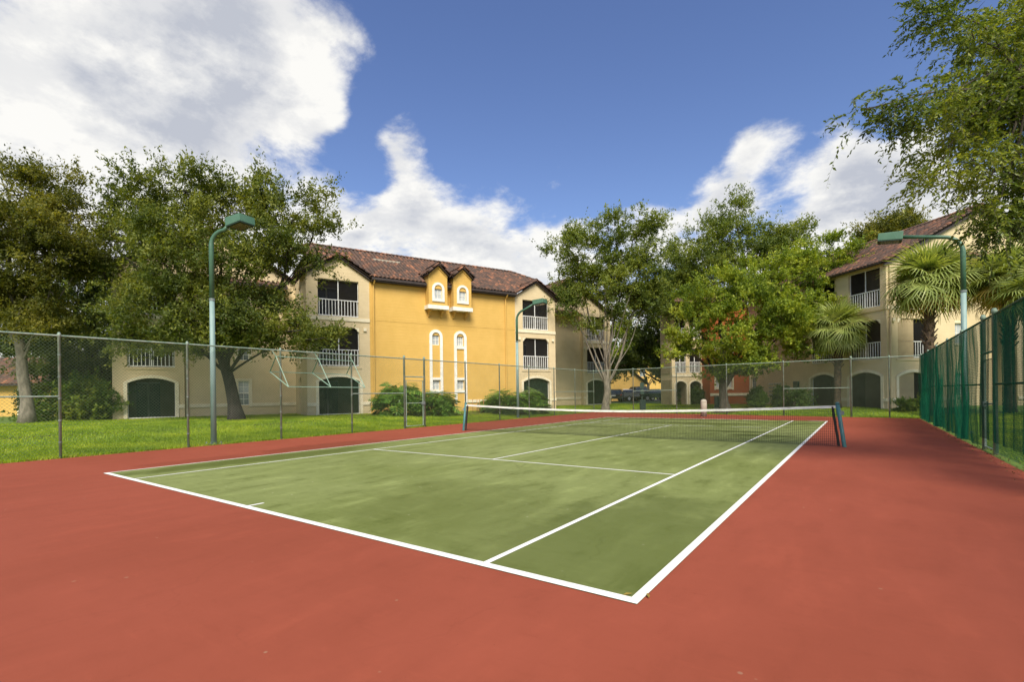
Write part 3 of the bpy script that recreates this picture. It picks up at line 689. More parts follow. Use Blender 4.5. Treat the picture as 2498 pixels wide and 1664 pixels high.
    downspout([(.22, -.42, EV - .14), (.22, -.30, EV - .32), (.22, -.12, EV - .46), (.22, -.09, g + .2), (.22, -.12, g + .08), (.45, -.22, g + .03)], 'yellow', B)
    downspout([(9.75, -.42, EV - .14), (9.75, -.30, EV - .32), (9.75, -.12, EV - .46), (9.75, -.09, g + .3)], 'yellow', B)
    downspout([(-9.62, yw - .1, EV - .3), (-9.62, yw - .1, g + .02)], 'cream', B)
    MB().box(-3.6, 14.2, 9.2, 9.25, g - .4, EV).build('rear_wall', 'beige', B)
    for x0_, x1_ in ((-1.0, .1), (.9, 1.0)): pass
    MB().box(1.1, 3.0, 2.9, 3.1, ze + sl * 3.3 - .02, ze + sl * 3.3 + .16).build('roof_vent', 'concrete', B)
    return B
building_main()

def building_right():
    o = at(2165, 960, 29); g = .13; ang = math.radians(90 - 45)
    B = thing('apartment_building', 'beige apartment block behind the palms with broad tiled gable at the right edge', 'building', (o[0], o[1], 0), ang)
    Z2, Z3, EV = 3.26, 6.40, 9.05
    fr = Face(lambda a, d, z: (a, -d, z)); Ln = 12.6
    lf = Face(lambda a, d, z: (-d, Ln - a, z))
    std_bay(fr, 0, 4.8, .76, 2.84, g, Z2, Z3, EV, B, gscreen='screen')
    # second bay beyond the recess
    std_bay(fr, 9.4, 13.3, 10.2, 12.3, g, Z2, Z3, EV, B, gscreen='screen')
    rec = Face(lambda a, d, z: (a, 1.4 - d, z))
    hw = [(7.75, 8.55, 7.45, 8.75), (6.4, 7.2, 4.3, 5.6), (6.4, 7.2, 1.0, 2.4)]
    wall(rec, 4.8, 9.4, g - .4, EV, hw, 'beige', B)
    for h in hw:
        window(rec, h[0], h[1], h[2], h[3], B, 2, 2)
        rec.mb().box(h[0] - .14, h[0] - .001, .001, .05, h[2] - .12, h[3] + .14).box(h[1] + .001, h[1] + .14, .001, .05, h[2] - .12, h[3] + .14).box(h[0], h[1], .001, .048, h[3] + .001, h[3] + .14).box(h[0], h[1], .001, .048, h[2] - .12, h[2] - .001).build('window_surround', 'cream', B)
    for x in (4.8, 9.4): MB().poly([(x, 0, g - .4), (x, 1.4, g - .4), (x, 1.4, EV), (x, 0, EV)]).build('bay_return_wall', 'beige', B)
    MB().poly([(4.8, 0, EV - .02), (9.4, 0, EV - .02), (9.4, 1.4, EV - .02), (4.8, 1.4, EV - .02)]).build('soffit', 'beige', B)
    fr.mb().poly([(0, -.002, EV), (13.3, -.002, EV), (6.65, -.002, 12.42)]).build('gable_wall', 'beige', B)
    MB().tube([(.2, -.08, EV - .3), (.2, -.08, g)], .05).build('downspout', 'beige', B)
    # left long side: two stacks
    holes = []
    for (p, q) in ((Ln - 2.62, Ln - .40), (Ln - 5.85, Ln - 3.72)):
        holes += [(p, q, g + .04, g + 2.36, g + 2.08), (p, q, Z2, Z2 + 2.36), (p, q, Z3, Z3 + 2.36)]
    SH = [(.30, .85, .75, 2.55)]
    wall(lf, 0, Ln, g - .4, EV, holes + SH, 'beige', B)
    for (p, q) in ((Ln - 2.62, Ln - .40), (Ln - 5.85, Ln - 3.72)):
        for z, h in ((g + .04, 2.32), (Z2, 2.36), (Z3, 2.36)): balcony_room(lf, p, q, z, z + h, B)
        screen(lf, p, q, g + .04, g + 2.355, B, 'screen', arch=g + 2.08, mull=False)
        for z in (Z2, Z3): screen(lf, p, q, z, z + 2.36, B); railing(lf, p, q, z, z + 1.04, B)
        arch_trim(lf, p, q, g + .04, g + 2.08, g + 2.36, .17, 'cream', B)
        corner_brackets(lf, p, q, Z2 + 2.36, B)
        lf.mb().box(p - .12, q + .12, .001, .05, Z2 - .16, Z2 - .02).build('balcony_sill', 'beige', B)
    lf.mb().box(0, Ln, .001, .05, Z3 - .24, Z3 - .03).build('floor_band', 'beige', B)
    for p, q in ((Ln - 3.54, Ln - 2.80), (Ln - .22, Ln - .001)): lf.mb().box(p, q, .001, .06, g + .58, g + .78).build('base_band', 'cream', B)
    # plain service stretch of the long side, with a stair window at its end
    window(lf, *SH[0], B, 2, 4, 'glass'); lf.mb().box(.02, .16, .001, .04, g, EV - .1).build('corner_strip', 'cream', B)
    MB().box(13.25, 13.3, .01, 16, g - .4, EV).box(.0, 13.2, 15.9, 16, g - .4, EV).build('rear_wall', 'beige', B)
    R_ = Roof(B)
    gable_roof(R_, 0, 13.3, 6.65, 0, 16, EV, 12.5, .35)
    L = math.hypot(.75, .4); R_.slope((4.5, -.62, 9.30), (1, 0, 0), (0, .75, .40), [(0, 0), (5.1, 0), (5.1, L), (0, L)])
    MB().box(4.5, 9.6, -.72, -.60, 9.14, 9.29).build('gutter', 'gutter', B); MB().box(4.5, 9.6, -.60, -.01, 9.14, 9.2).build('soffit', 'beige', B)
    MB().box(-.42, -.30, -.1, Ln, EV - .22, EV - .08).build('gutter', 'gutter', B)
    R_.build()
    b = MB()
    b.prism([(-.3, -.2, EV - .28), (6.65, -.2, 12.38), (6.65, -.2, 12.24), (-.3, -.2, EV - .42)], (0, .12, 0)); b.prism([(13.6, -.2, EV - .28), (6.65, -.2, 12.38), (6.65, -.2, 12.24), (13.6, -.2, EV - .42)], (0, .12, 0))
    b.build('rake_board', 'gutter', B)
    # electricity meters and cabinets fixed to the service wall
    W = Matrix.Translation(B.location) @ Matrix.Rotation(ang, 4, 'Z')
    mt = thing('meter_bank', 'rows of round grey electricity meters on the beige service wall', 'meter bank', tuple(W @ Vector((-.01, 9.3, 0))), ang - math.pi / 2)
    MB().box(-.75, .6, -.09, 0, .95, 2.15).build('meter_panel', 'beige', mt)
    lens = MB().lathe([(.085, 0), (.085, .05), (.06, .11), (.0, .12)], seg=10).mesh('meter', True); lens.materials.append(M['meter'])
    for r in range(4):
        for c in range(5): inst(lens, 'meter', mt, Matrix.Translation((-.62 + c * .29, -.09, 1.1 + r * .28)) @ Matrix.Rotation(math.pi / 2, 4, 'X'))
    cb = thing('electrical_cabinet', 'dark switch cabinet with conduits beside the meters on beige wall', 'cabinet', tuple(W @ Vector((-.01, 7.2, 0))), ang - math.pi / 2)
    MB().box(-.2, .25, -.16, 0, 1.45, 2.1).build('cabinet_box', 'utility', cb, bevel=.01); MB().box(-.7, -.3, -.14, 0, 1.0, 1.6).build('cabinet_door', 'meter', cb, bevel=.01)
    for x in (-.5, 0.05, .2): MB().tube([(x, -.06, .1), (x, -.06, 1.5)], .025).build('conduit', 'meter', cb)
    return B
building_right()

def building_red():
    o = at(2165, 960, 29); ang = math.radians(45); g = .33
    W = Matrix.Translation((o[0], o[1], 0)) @ Matrix.Rotation(ang, 4, 'Z')
    p = W @ Vector((-3.6, 12.6, 0))
    B = thing('apartment_building', 'far apartment block with red-brown wall and beige arched balconies behind the oak', 'building', (p.x, p.y, 0), ang)
    fr = Face(lambda a, d, z: (a, -d, z)); Z2, Z3, EV = 3.0, 5.9, 8.7
    holes = []
    for s0 in (.38, 1.54): holes += [(s0 + .12, s0 + .46, 1.75, 2.4), (s0 + .12, s0 + .46, 4.6, 5.2)]
    wall(fr, 0, 3.57, g - .4, EV, holes, 'brick', B)
    for s0 in (.38, 1.54):
        fr.mb().box(s0, s0 + .11, .001, .06, 1.55, 5.4).box(s0 + .47, s0 + .58, .001, .06, 1.55, 5.4).box(s0 + .11, s0 + .47, .001, .058, 2.42, 2.54).box(s0 + .11, s0 + .47, .001, .058, 1.6, 1.74).build('window_surround', 'cream', B)
        window(fr, s0 + .12, s0 + .46, 1.75, 2.4, B, 2, 2); window(fr, s0 + .12, s0 + .46, 4.6, 5.2, B, 2, 2)
    fr.mb().box(.01, 3.5, .001, .06, g + .72, g + .94).build('base_band', 'cream', B)
    MB().poly([(0, 0, g - .4), (0, 1.6, g - .4), (0, 1.6, EV), (0, 0, EV)]).build('return_wall', 'brick', B)
    bf = Face(lambda a, d, z: (a, 1.2 - d, z)); hs = []
    for (a, b) in ((-2.45, -1.45), (-1.12, -.1)): hs += [(a, b, g, g + 2.0, g + 1.7), (a, b, Z2, Z2 + 2.1), (a, b, Z3, Z3 + 2.1)]
    wall(bf, -2.75, 0, g - .4, EV, hs, 'beige', B)
    for (a, b) in ((-2.45, -1.45), (-1.12, -.1)):
        for z, h in ((g, 2.0), (Z2, 2.1), (Z3, 2.1)): balcony_room(bf, a, b, z, z + h, B, 1.8)
        arch_trim(bf, a, b, g, g + 1.7, g + 2.0, .12, 'cream', B)
        for z in (Z2, Z3): railing(bf, a, b, z, z + .95, B, n=8, mid=False); screen(bf, a, b, z, z + 2.1, B)
    bf.mb().box(-2.75, 0, .001, .05, Z2 - .3, Z2 - .1).build('floor_band', 'cream', B)
    MB().poly([(-2.75, 1.2, g - .4), (-2.75, 3.2, g - .4), (-2.75, 3.2, EV), (-2.75, 1.2, EV)]).build('end_wall', 'beige', B)
    MB().box(-2.7, 3.5, 3.15, 3.2, g - .4, EV).build('rear_wall', 'beige', B)
    R_ = Roof(B); L = math.hypot(2.2, 1.2)
    R_.slope((-3.2, -.4, EV), (1, 0, 0), (0, 2.2, 1.2), [(0, 0), (6.4, 0), (6.4, L), (1.5, L)]); R_.slope((3.2, 4.0, EV), (-1, 0, 0), (0, -2.2, 1.2), [(0, 0), (6.4, 0), (4.9, L), (0, L)], tiles=False)
    R_.build(200)
building_red()

def garage(name, label, loc, rz, w, d, ev, ridge, wallm, gablefront, cat='garage', openings=()):
    B = thing(name, label, cat, (loc[0], loc[1], 0), rz); g = float(gz(loc[0], loc[1]))
    fr = Face(lambda a, dd, z: (a, -dd, z))
    wall(fr, 0, w, g - .3, g + ev, [(a, b, g, g + h) for a, b, h in openings], wallm, B)
    for a, b, h in openings:
        MB().box(a, b, .23, .26, g, g + h).build('garage_door', 'plasticdark', B)
        fr.mb().box(a - .14, a, .001, .05, g, g + h + .12).box(b, b + .14, .001, .05, g, g + h + .12).build('door_trim', 'cream', B)
    MB().box(.002, .02, .01, d, g - .3, g + ev).box(w - .02, w - .002, .01, d, g - .3, g + ev).box(.02, w - .02, d - .02, d, g - .3, g + ev).build('side_wall', wallm, B)
    R_ = Roof(B)
    if gablefront:
        MB().poly([(0, -.001, g + ev), (w, -.001, g + ev), (w / 2, -.001, g + ridge)]).build('gable_wall', wallm, B)
        gable_roof(R_, 0, w, w / 2, 0, d, g + ev, g + ridge + .08, .35)
    else:
        L = math.hypot(d / 2, ridge - ev)
        R_.slope((-.4, -.45, g + ev - .1), (1, 0, 0), (0, d / 2 + .45, ridge - ev + .1), [(0, 0), (w + .8, 0), (w + .8 - 1.6, L + .4), (.8, L + .4)])
        R_.slope((w + .4, d + .45, g + ev - .1), (-1, 0, 0), (0, -d / 2 - .45, ridge - ev + .1), [(0, 0), (w + .8, 0), (w + .8 - 1.6, L + .4), (.8, L + .4)], tiles=False)
        MB().box(-.4, w + .4, -.55, -.45, g + ev - .22, g + ev - .08).build('gutter', 'gutter', B)
    R_.build(220); return B
o = at(-260, 1000, 34); garage('garage', 'low yellow garage with brown tile roof beyond the left tree', o, math.radians(36), 12.2, 6, 2.35, 4.3, 'yellow', False, openings=((4.3, 7.0, 2.0), (8.6, 10.1, 2.0)))
o = at(1478, 957, 62); garage('garage', 'small yellow gabled garage behind the parked cars', o, math.radians(35), 4.9, 7, 2.4, 4.3, 'yellow', True)
def far_yellow():
    o = at(1545, 957, 88); B = thing('apartment_building', 'distant bright yellow house seen between trunks behind parked cars', 'building', (o[0], o[1], 0), math.radians(35)); g = .33
    fr = Face(lambda a, d, z: (a, -d, z))
    h = [(a, a + 1.0, z, z + 1.5) for a in (1.2, 5.4, 8.6) for z in (1.2, 4.2, 7.0)]
    wall(fr, 0, 12, g - .3, 9.3, h, 'yellow', B)
    for q in h: window(fr, q[0], q[1], q[2], q[3], B, 2, 2, 'glass')
    MB().box(0, .05, .01, 9, g - .3, 9.3).box(11.95, 12, .01, 9, g - .3, 9.3).build('side_wall', 'yellow', B)
    R_ = Roof(B); L = math.hypot(4.5, 2.4); R_.slope((-.5, -.5, 9.3), (1, 0, 0), (0, 4.5, 2.4), [(0, 0), (13, 0), (10, L), (3, L)]); R_.slope((12.5, 8.5, 9.3), (-1, 0, 0), (0, -4.5, 2.4), [(0, 0), (13, 0), (10, L), (3, L)], tiles=False); R_.build(120)
far_yellow()
# parking lane beyond the lawn
def parking():
    a = at(1455, 957, 58); b = at(1720, 957, 58); c = at(1720, 957, 74); d = at(1455, 957, 74)
    structure(MB().prism([(p[0], p[1], .30) for p in (a, b, c, d)], (0, 0, .05)).build('parking_lane', 'asphalt'))
parking()

# ------------------------------------------------------------------ fences
def wires(p0, p1, z0, z1, pitch, r, m, parent, name='wire_mesh'):
    """two crossing layers of diagonal wires, each a thin three-sided prism"""
    p0, p1 = np.array(p0), np.array(p1); d = p1 - p0; L = np.hypot(*d); d = d / L; nrm = np.array([-d[1], d[0]]); H = z1 - z0
    V = []; Fc = []
    for sg in (1, -1):
        for k in np.arange(-H, L, pitch):
            s0, s1 = (k, k + H) if sg > 0 else (k + H, k); za, zb = z0, z1
            if sg > 0:
                if s0 < 0: za = z0 - s0; s0 = 0
                if s1 > L: zb = z1 - (s1 - L); s1 = L
            else:
                if s0 > L: za = z0 + (s0 - L); s0 = L
                if s1 < 0: zb = z1 + s1; s1 = 0
            if zb - za < .05: continue
            A = np.array([*(p0 + d * s0), za]); B = np.array([*(p0 + d * s1), zb]); off = sg * .003
            n3 = np.array([*nrm, 0]); t = np.array([d[0] * -sg, d[1] * -sg, 1.]) * .707
            base = len(V)
            for q in (A, B):
                for ang in (0, 2.094, 4.189): V.append(q + n3 * (off + r * math.cos(ang)) + t * r * math.sin(ang))
            for a, b in ((0, 1), (1, 2), (2, 0)): Fc.append((base + a, base + b, base + 3 + b, base + 3 + a))
    me = npmesh(name, V, Fc); me.materials.append(M[m]); o = link(bpy.data.objects.new(name, me), parent); o['kind'] = 'stuff'; return o
POST = MB().lathe([(.032, -.3), (.032, 3.06), (.042, 3.07), (.042, 3.12), (.02, 3.17)], seg=10).mesh('post', True); POST.materials.append(M['fencepost'])
POSTB = MB().lathe([(.045, -.3), (.045, 3.10), (.056, 3.11), (.056, 3.17), (.03, 3.22)], seg=12).mesh('post', True); POSTB.materials.append(M['fencepost'])
def fence(name, label, p0, p1, posts, rails, wm, breaks=(), H=3.08, pitch=.085, r=.0022, big=(), railm='fencepost'):
    T = thing(name, label, 'fence', (0, 0, 0)); p0 = np.array(p0); p1 = np.array(p1); L = np.hypot(*(p1 - p0)); d = (p1 - p0) / L
    for s in posts:
        q = p0 + d * s; inst(POSTB if s in big else POST, 'post', T, Matrix.Translation((q[0], q[1], 0)))
        b = MB()
        for z in (.4, .95, 1.5, 2.05, 2.6): b.lathe([(.040, -.012), (.040, .012)], (q[0], q[1], z), 8)
        b.build('tie_band', 'galv', T)
    lo = 0.
    for (b0, b1) in list(breaks) + [(L, L)]:
        if b0 - lo > .1:
            a, c = p0 + d * lo, p0 + d * b0
            wires(a, c, .04, H, pitch, r, wm, T)
        lo = b1
    MB().tube([(*p0, H), (*p1, H)], .024, 8).build('top_rail', railm, T)
    for s0, s1, z in rails:
        a, c = p0 + d * s0, p0 + d * s1; MB().tube([(*a, z), (*c, z)], .020, 8).build('middle_rail', railm, T)
    a = [tuple((p0 + d * s)) + (.07 + .02 * math.sin(s * 2.1),) for s in np.arange(0, L, .7)]
    return T
LP = [-8.5, -5.6, -2.65, .28, 3.17, 6.07, 8.99, 11.75, 12.97, 15.86, 18.76, 21.75, 24.74, 27.63, 30.6]
yo = FY0
fence('chain_link_fence', 'grey-green chain-link fence along the lawn on the left side of court', (FX0, yo), (FX0, FYL), [y - yo for y in LP], [(-2.65 - yo, .28 - yo, 1.55), (8.99 - yo, 11.75 - yo, 1.55), (12.97 - yo, 15.86 - yo, 1.55), (24.74 - yo, 30.6 - yo, 1.55)], 'wire', breaks=((11.80 - yo, 12.92 - yo),), big=(11.75 - yo, 12.97 - yo))
FL = math.hypot(FX1 - FX0, FYR - FYL)
fp = [max(.0, (x - FX0) / (FX1 - FX0) * FL) for x in (-.92, 2.25, 5.45, 8.6, 11.8, 13.4)]
fence('chain_link_fence', 'chain-link fence across the far end of the court', (FX0, FYL), (FX1, FYR), fp, [(fp[0], fp[1], 1.55), (fp[3], fp[4], 1.55)], 'wire', big=(fp[4],))
RP = [-8.5, -5.5, -2.4, .6, 3.5, 6.4, 9.0, 11.70, 12.92, 16.0, 19.0, 22.0, 25.0, 28.0]
RFENCE = fence('chain_link_fence', 'dark green chain-link fence on the right side of court', (FX1, yo), (FX1, FYR), [y - yo for y in RP], [(0, 11.7 - yo, 1.55), (12.92 - yo, FYR - yo, 1.55)], 'darkwire', breaks=((11.75 - yo, 12.87 - yo),), big=(11.7 - yo, 12.92 - yo), r=.0026, railm='darkwire')
def gate(label, x, y0, y1, wm, fm):
    T = thing('fence_gate', label, 'gate', (x, y0, 0)); w = y1 - y0
    a, b = .10, w - .10
    MB().tube([(0, a, .08), (0, a, 2.12), (0, b, 2.12), (0, b, .08), (0, a, .08)], .022, 8).build('gate_frame', fm, T)
    MB().tube([(0, a, 1.1), (0, b, 1.1)], .018, 6).build('cross_rail', fm, T)
    MB().box(-.05, .05, b - .06, b + .1, 1.02, 1.14).build('latch', 'galv', T)
    for z in (.35, 1.85): MB().lathe([(.035, -.04), (.035, .04)], (0, a - .045, z), 8).build('hinge', 'galv', T)
    wires((0, a), (0, b), .08, 2.12, .085, .0024, wm, T)
    MB().tube([(0, .0, 2.28), (0, w, 2.28)], .026, 8).build('transom_rail', fm, T); wires((0, .0), (0, w), 2.28, 3.08, .085, .0024, wm, T)
gate('narrow chain-link gate in the left fence before the big-leaved shrub', FX0, 11.75, 12.97, 'wire', 'fencepost')
gate('narrow chain-link gate in the right fence between two round posts', FX1, 11.70, 12.92, 'darkwire', 'fencepost')
def windscreen():
    rng = np.random.default_rng(3); ys = np.arange(13.05, FYR, .06); zs = np.linspace(.06, 3.0, 22)
    ph = np.cumsum(rng.normal(.55, .25, len(ys))); amp = .045 + .03 * np.sin(ys * 1.3)
    V = []
    for z in zs:
        sag = (3.0 - z) / 3
        x = FX1 - .10 + (amp * (.25 + sag)) * np.sin(ph + sag * 1.6 * np.sin(ys * .8)) + .02 * np.sin(z * 3 + ys * 2.)
        yy = ys + .05 * np.sin(z * 1.7 + ys * 1.1) * sag
        V.append(np.c_[x, yy, np.full(len(ys), z) + .03 * np.sin(ys * 2.3)])
    V = np.concatenate(V); n = len(ys)
    Fc = [(j * n + i, j * n + i + 1, (j + 1) * n + i + 1, (j + 1) * n + i) for j in range(len(zs) - 1) for i in range(n - 1)]
    me = npmesh('windscreen', V, Fc, True); me.materials.append(M['windscreen']); tag(link(bpy.data.objects.new('windscreen', me)), 'wavy green windscreen cloth hanging along the right fence', 'windscreen')
    ys = np.arange(5.5, 12.95, .06); ph = np.cumsum(rng.normal(.5, .25, len(ys))); V = []; n = len(ys)
    for z in np.linspace(.3, 3.0, 18): V.append(np.c_[FX1 - .09 + .04 * np.sin(ph + z * .4), ys + .04 * np.sin(z * 2 + ys), np.full(n, z)])
    V = np.concatenate(V); Fc = [(j * n + i, j * n + i + 1, (j + 1) * n + i + 1, (j + 1) * n + i) for j in range(17) for i in range(n - 1)]
    me = npmesh('windscreen', V, Fc, True)
    M['windscreen_thin'] = m_thin('thin dark windscreen', (.011, .075, .045), .4, (.30, .80)); me.materials.append(M['windscreen_thin'])
    tag(link(bpy.data.objects.new('windscreen', me)), 'thin dark torn windscreen on the nearest part of the right fence', 'windscreen')
windscreen()

def awning_frame():
    T = thing('awning_frame', 'bare pale green tube frame of an awning clamped on the left fence', 'frame', (FX0, 5.9, 0))
    P = [(.03, 0.0, 2.86), (-.28, -.05, 2.34), (.75, 0.02, 1.80)]; ys = (0, 1.62, 3.12)
    for k in range(3): MB().tube([(P[k][0], P[k][1] - .0, P[k][2]), (P[k][0], P[k][1] + 3.14, P[k][2] - .02)], .014, 6).build('rail', 'frame', T)
    for y in ys:
        pts = [(p[0], p[1] + y, p[2]) for p in P]
        MB().tube([pts[0], pts[1]], .017, 6).build('bracket_bar', 'framedark', T)
        MB().tube([pts[1], pts[2]], .015, 6).build('bracket_bar', 'frame', T); MB().tube([pts[2], pts[0]], .013, 6).build('bracket_bar', 'frame', T)
        MB().tube([pts[0], (-.02, y - .15, 3.10)], .015, 6).build('hanger', 'frame', T)
awning_frame()

# ------------------------------------------------------------------ court lights
def light_pole(label, x, y, ax, ay, L, zb, hz, sw=0., r=.55):
    g = float(gz(x, y)); T = thing('court_light_pole', label, 'light pole', (x, y, max(g, 0.)), 0., 'court lights'); d = np.array([ax, ay]) / math.hypot(ax, ay)
    MB().tube([(0, 0, 0), (0, 0, 4.55)], [.085, .072], 14).build('pole', 'polefade', T, True)
    MB().lathe([(.084, 4.53), (.084, 4.60)], seg=14).build('collar', 'galv', T)
    path = [(0, 0, 4.6), (0, 0, zb)]
    for k in range(1, 8): t = math.pi / 2 * k / 7 * .93; path.append((d[0] * r * (1 - math.cos(t)), d[1] * r * (1 - math.cos(t)), zb + r * math.sin(t)))
    path.append((d[0] * (L - .25), d[1] * (L - .25), hz)); MB().tube(path, [.072] * 2 + [.062] * 8, 12).build('arm', 'polegreen', T, True)
    ang = math.atan2(d[1], d[0]) + sw
    R = Matrix.Translation((d[0] * L, d[1] * L, hz)) @ Matrix.Rotation(ang, 4, 'Z') @ Matrix.Rotation(-.10, 4, 'Y')
    def put(mb, name, m, par=T, bev=0.): o = mb.build(name, m, par, bevel=bev); o.matrix_local = R; return o
    hd = put(MB().prism([(-.34, -.27, -.11), (.34, -.27, -.11), (.34, -.27, .13), (-.34, -.27, .16)], (0, .54, 0)), 'lamp_housing', 'lamphead', bev=.012)
    rm = MB().box(-.33, .33, -.26, .26, -.135, -.112).build('lamp_rim', 'lampdark', hd); ln = MB().box(-.25, .25, -.19, .19, -.142, -.1355).build('lamp_lens', 'lens', hd)
    MB().box(-.2, .2, -.2, .2, -.02, .025).build('base_plate', 'galv', T)
    for sx in (-.15, .15):
        for sy in (-.15, .15): MB().lathe([(.02, .02), (.02, .07), (.012, .08)], (sx, sy, 0), 6).build('anchor_bolt', 'galv', T)
light_pole('tall green court light standing before the big oak on the left', -4.45, 3.99, .816, .578, .92, 6.30, 7.0, -.45, .46)
light_pole('green court light standing in front of the right end of yellow block', -4.45, 20.9, 1., .09, 1.55, 5.85, 6.75)
light_pole('green court light behind the right fence beside the palms', 14.95, 18.0, -1., .0, 1.85, 5.85, 6.62)

# ------------------------------------------------------------------ net
def net():
    T = thing('tennis_net', 'black tennis net with soiled white top band across the court', 'net', (5.485, 11.885, 0))
    xa, xb = -6.30, 6.28
    def top(x): t = abs(x) / 6.4; return .885 + .185 * t ** 1.7
    V = []; Fc = []
    def stick(a, b, r):
        a, b = np.array(a), np.array(b); k = len(V); dr = b - a; u = np.array([-dr[2], 0, dr[0]]); u = u / np.linalg.norm(u)
        for q in (a, b):
            for s in (u * r, np.array([0, r, 0]), -u * r, np.array([0, -r, 0])): V.append(q + s)
        for i in range(4): Fc.append((k + i, k + (i + 1) % 4, k + 4 + (i + 1) % 4, k + 4 + i))
    n = 280; xs = np.linspace(xa, xb, n + 1)
    for x in xs: stick((x, 0, .03 + .012 * math.sin(x * 3)), (x, 0, top(x) - .06), .0030)
    rows = 23
    for j in range(rows):
        f = j / (rows - 1)
        for i in range(0, n, 4):
            x0, x1 = xs[i], xs[i + 4]; z0 = .03 + .012 * math.sin(x0 * 3) + f * (top(x0) - .10); z1 = .03 + .012 * math.sin(x1 * 3) + f * (top(x1) - .10)
            stick((x0, 0, z0), (x1, 0, z1), .0030)
    me = npmesh('netting', V, Fc); me.materials.append(M['netcord']); o = link(bpy.data.objects.new('netting', me), T); o['kind'] = 'stuff'
    b = MB(); xx = np.linspace(xa, xb, 41)
    for x0, x1 in zip(xx, xx[1:]):
        b.prism([(x0, -.018, top(x0) - .065), (x1, -.018, top(x1) - .065), (x1, -.006, top(x1)), (x0, -.006, top(x0))], (0, .03, 0))
    b.build('head_band', 'netband', T)
    for sx in (-1, 1):
        x = 6.40 * sx; lean = -.14 * sx
        p = MB().tube([(x, 0, -.1), (x + lean * .0, 0, 0), (x + lean, 0, 1.10)], .047, 12).lathe([(.05, 1.10), (.05, 1.13), (.02, 1.15)], (x + lean, 0, 0), 12).build('net_post', 'netpost', T, True)
        c = MB().tube([(x - .12 * sx, 0, .02), (x + lean - .11 * sx, 0, 1.03)], .03, 6).build('net_side_sleeve', 'netcord', T)
        MB().box(x + lean + sx * .04, x + lean + sx * .14, -.03, .03, .82, .92).build('winch', 'galv', T)
        MB().tube([(x + lean, 0, 1.09), (x + lean + sx * .09, -.02, .90)], .006, 5).build('net_cable', 'galv', T)
net()

# ------------------------------------------------------------------ vegetation
def leafmesh(name, C, D, W, m, parent, fold=.12):
    """C centres, D half-length vectors, W half-width vectors"""
    n = len(C); Nn = np.cross(D, W); nl = np.linalg.norm(Nn, axis=1, keepdims=True) + 1e-9; up = Nn / nl * np.linalg.norm(W, axis=1, keepdims=True) * fold * 3
    V = np.stack([C - D, C + W * 1. - D * .1 + up, C + D, C - W - D * .1 + up], 1).reshape(-1, 3)
    F_ = np.arange(4 * n).reshape(n, 4)
    me = npmesh(name, V, F_); me.materials.append(M[m]); return link(bpy.data.objects.new(name, me), parent)
def unit(v): return v / (np.linalg.norm(v, axis=-1, keepdims=True) + 1e-9)
def crown_points(lobes, n, rng, shell=.55):
    w = np.array([(l[3] * l[4] + l[3] * l[5] + l[4] * l[5]) for l in lobes]); idx = rng.choice(len(lobes), n, p=w / w.sum())
    Lb = np.array(lobes)[idx]; d = unit(rng.normal(size=(n, 3)))
    ph = rng.uniform(0, 6.28, (4,)); fr = rng.normal(size=(4, 3)) * 3.2
    wob = 1 + .10 * np.sin(d @ fr.T + Lb[:, :1] * 2.1 + ph).sum(1)
    r = (1 - shell * rng.random(n) ** 1.4) * wob
    return Lb[:, :3] + d * Lb[:, 3:6] * r[:, None], d
def foliage(name, lobes, n_twig, per, leaf, tl, m, parent, seed=1, droop=0., up=.35, spray=.12, flat=.62, aspect=.46, shell=.55, clump=24, spread=.82, scat=.15):
    rng = np.random.default_rng(seed)
    nc = max(4, int(n_twig / clump)); P0, d0 = crown_points(lobes, nc, rng, shell); ix = rng.integers(0, nc, n_twig)
    size = rng.uniform(.6, 1.35, nc)[ix][:, None] * tl * spread
    P = P0[ix] + rng.normal(size=(n_twig, 3)) * size * np.array([1, 1, .55]); d = unit(d0[ix] + rng.normal(size=(n_twig, 3)) * .35)
    ax = unit(d * .7 + rng.normal(size=P.shape) * .45 + np.array([0, 0, up]))
    L = tl * rng.uniform(.5, 1.4, n_twig) * np.where((rng.random(n_twig) < spray), 2.1, 1.)
    t = rng.random((n_twig, per)); 
    C = P[:, None] + ax[:, None] * (t * L[:, None])[..., None]
    C[..., 2] -= droop * (t ** 2) * L[:, None]
    C += rng.normal(size=C.shape) * (tl * scat)
    n = n_twig * per; C = C.reshape(-1, 3); A = np.repeat(ax, per, 0); A = A.copy(); A[:, 2] -= droop * t.reshape(-1)
    D = unit(A * .6 + rng.normal(size=C.shape) * .6); Nn = unit(rng.normal(size=C.shape) * (1 - flat) + np.array([0, 0, flat]) + np.repeat(d, per, 0) * .25)
    W = unit(np.cross(Nn, D)); s = leaf * rng.uniform(.65, 1.3, n)
    return leafmesh(name, C, D * (s / 2)[:, None], W * (s * aspect / 2)[:, None], m, parent), P
def px_lobes(L, depth, dy=.75, sc=1.):
    out = []
    for l in L:
        dep = depth + (l[4] if len(l) > 4 else 0); p = atD(l[0], l[1], dep); k = K * dep / F_PX
        out.append((p[0], p[1], p[2], l[2] * k * sc, l[2] * k * dy * sc, l[3] * k * sc))
    return out
def bend(a, b, n, rng, k=.12, sag=0.):
    a, b = np.array(a), np.array(b); L = np.linalg.norm(b - a); t = np.linspace(0, 1, n)[:, None]; o = rng.normal(size=3) * k * L; o2 = rng.normal(size=3) * k * .5 * L
    return a + (b - a) * t + o * (4 * t * (1 - t)) * .5 + o2 * np.sin(t * 9) * .35 * (t * (1 - t) * 4) + np.array([0, 0, sag]) * (t * (1 - t) * 4)
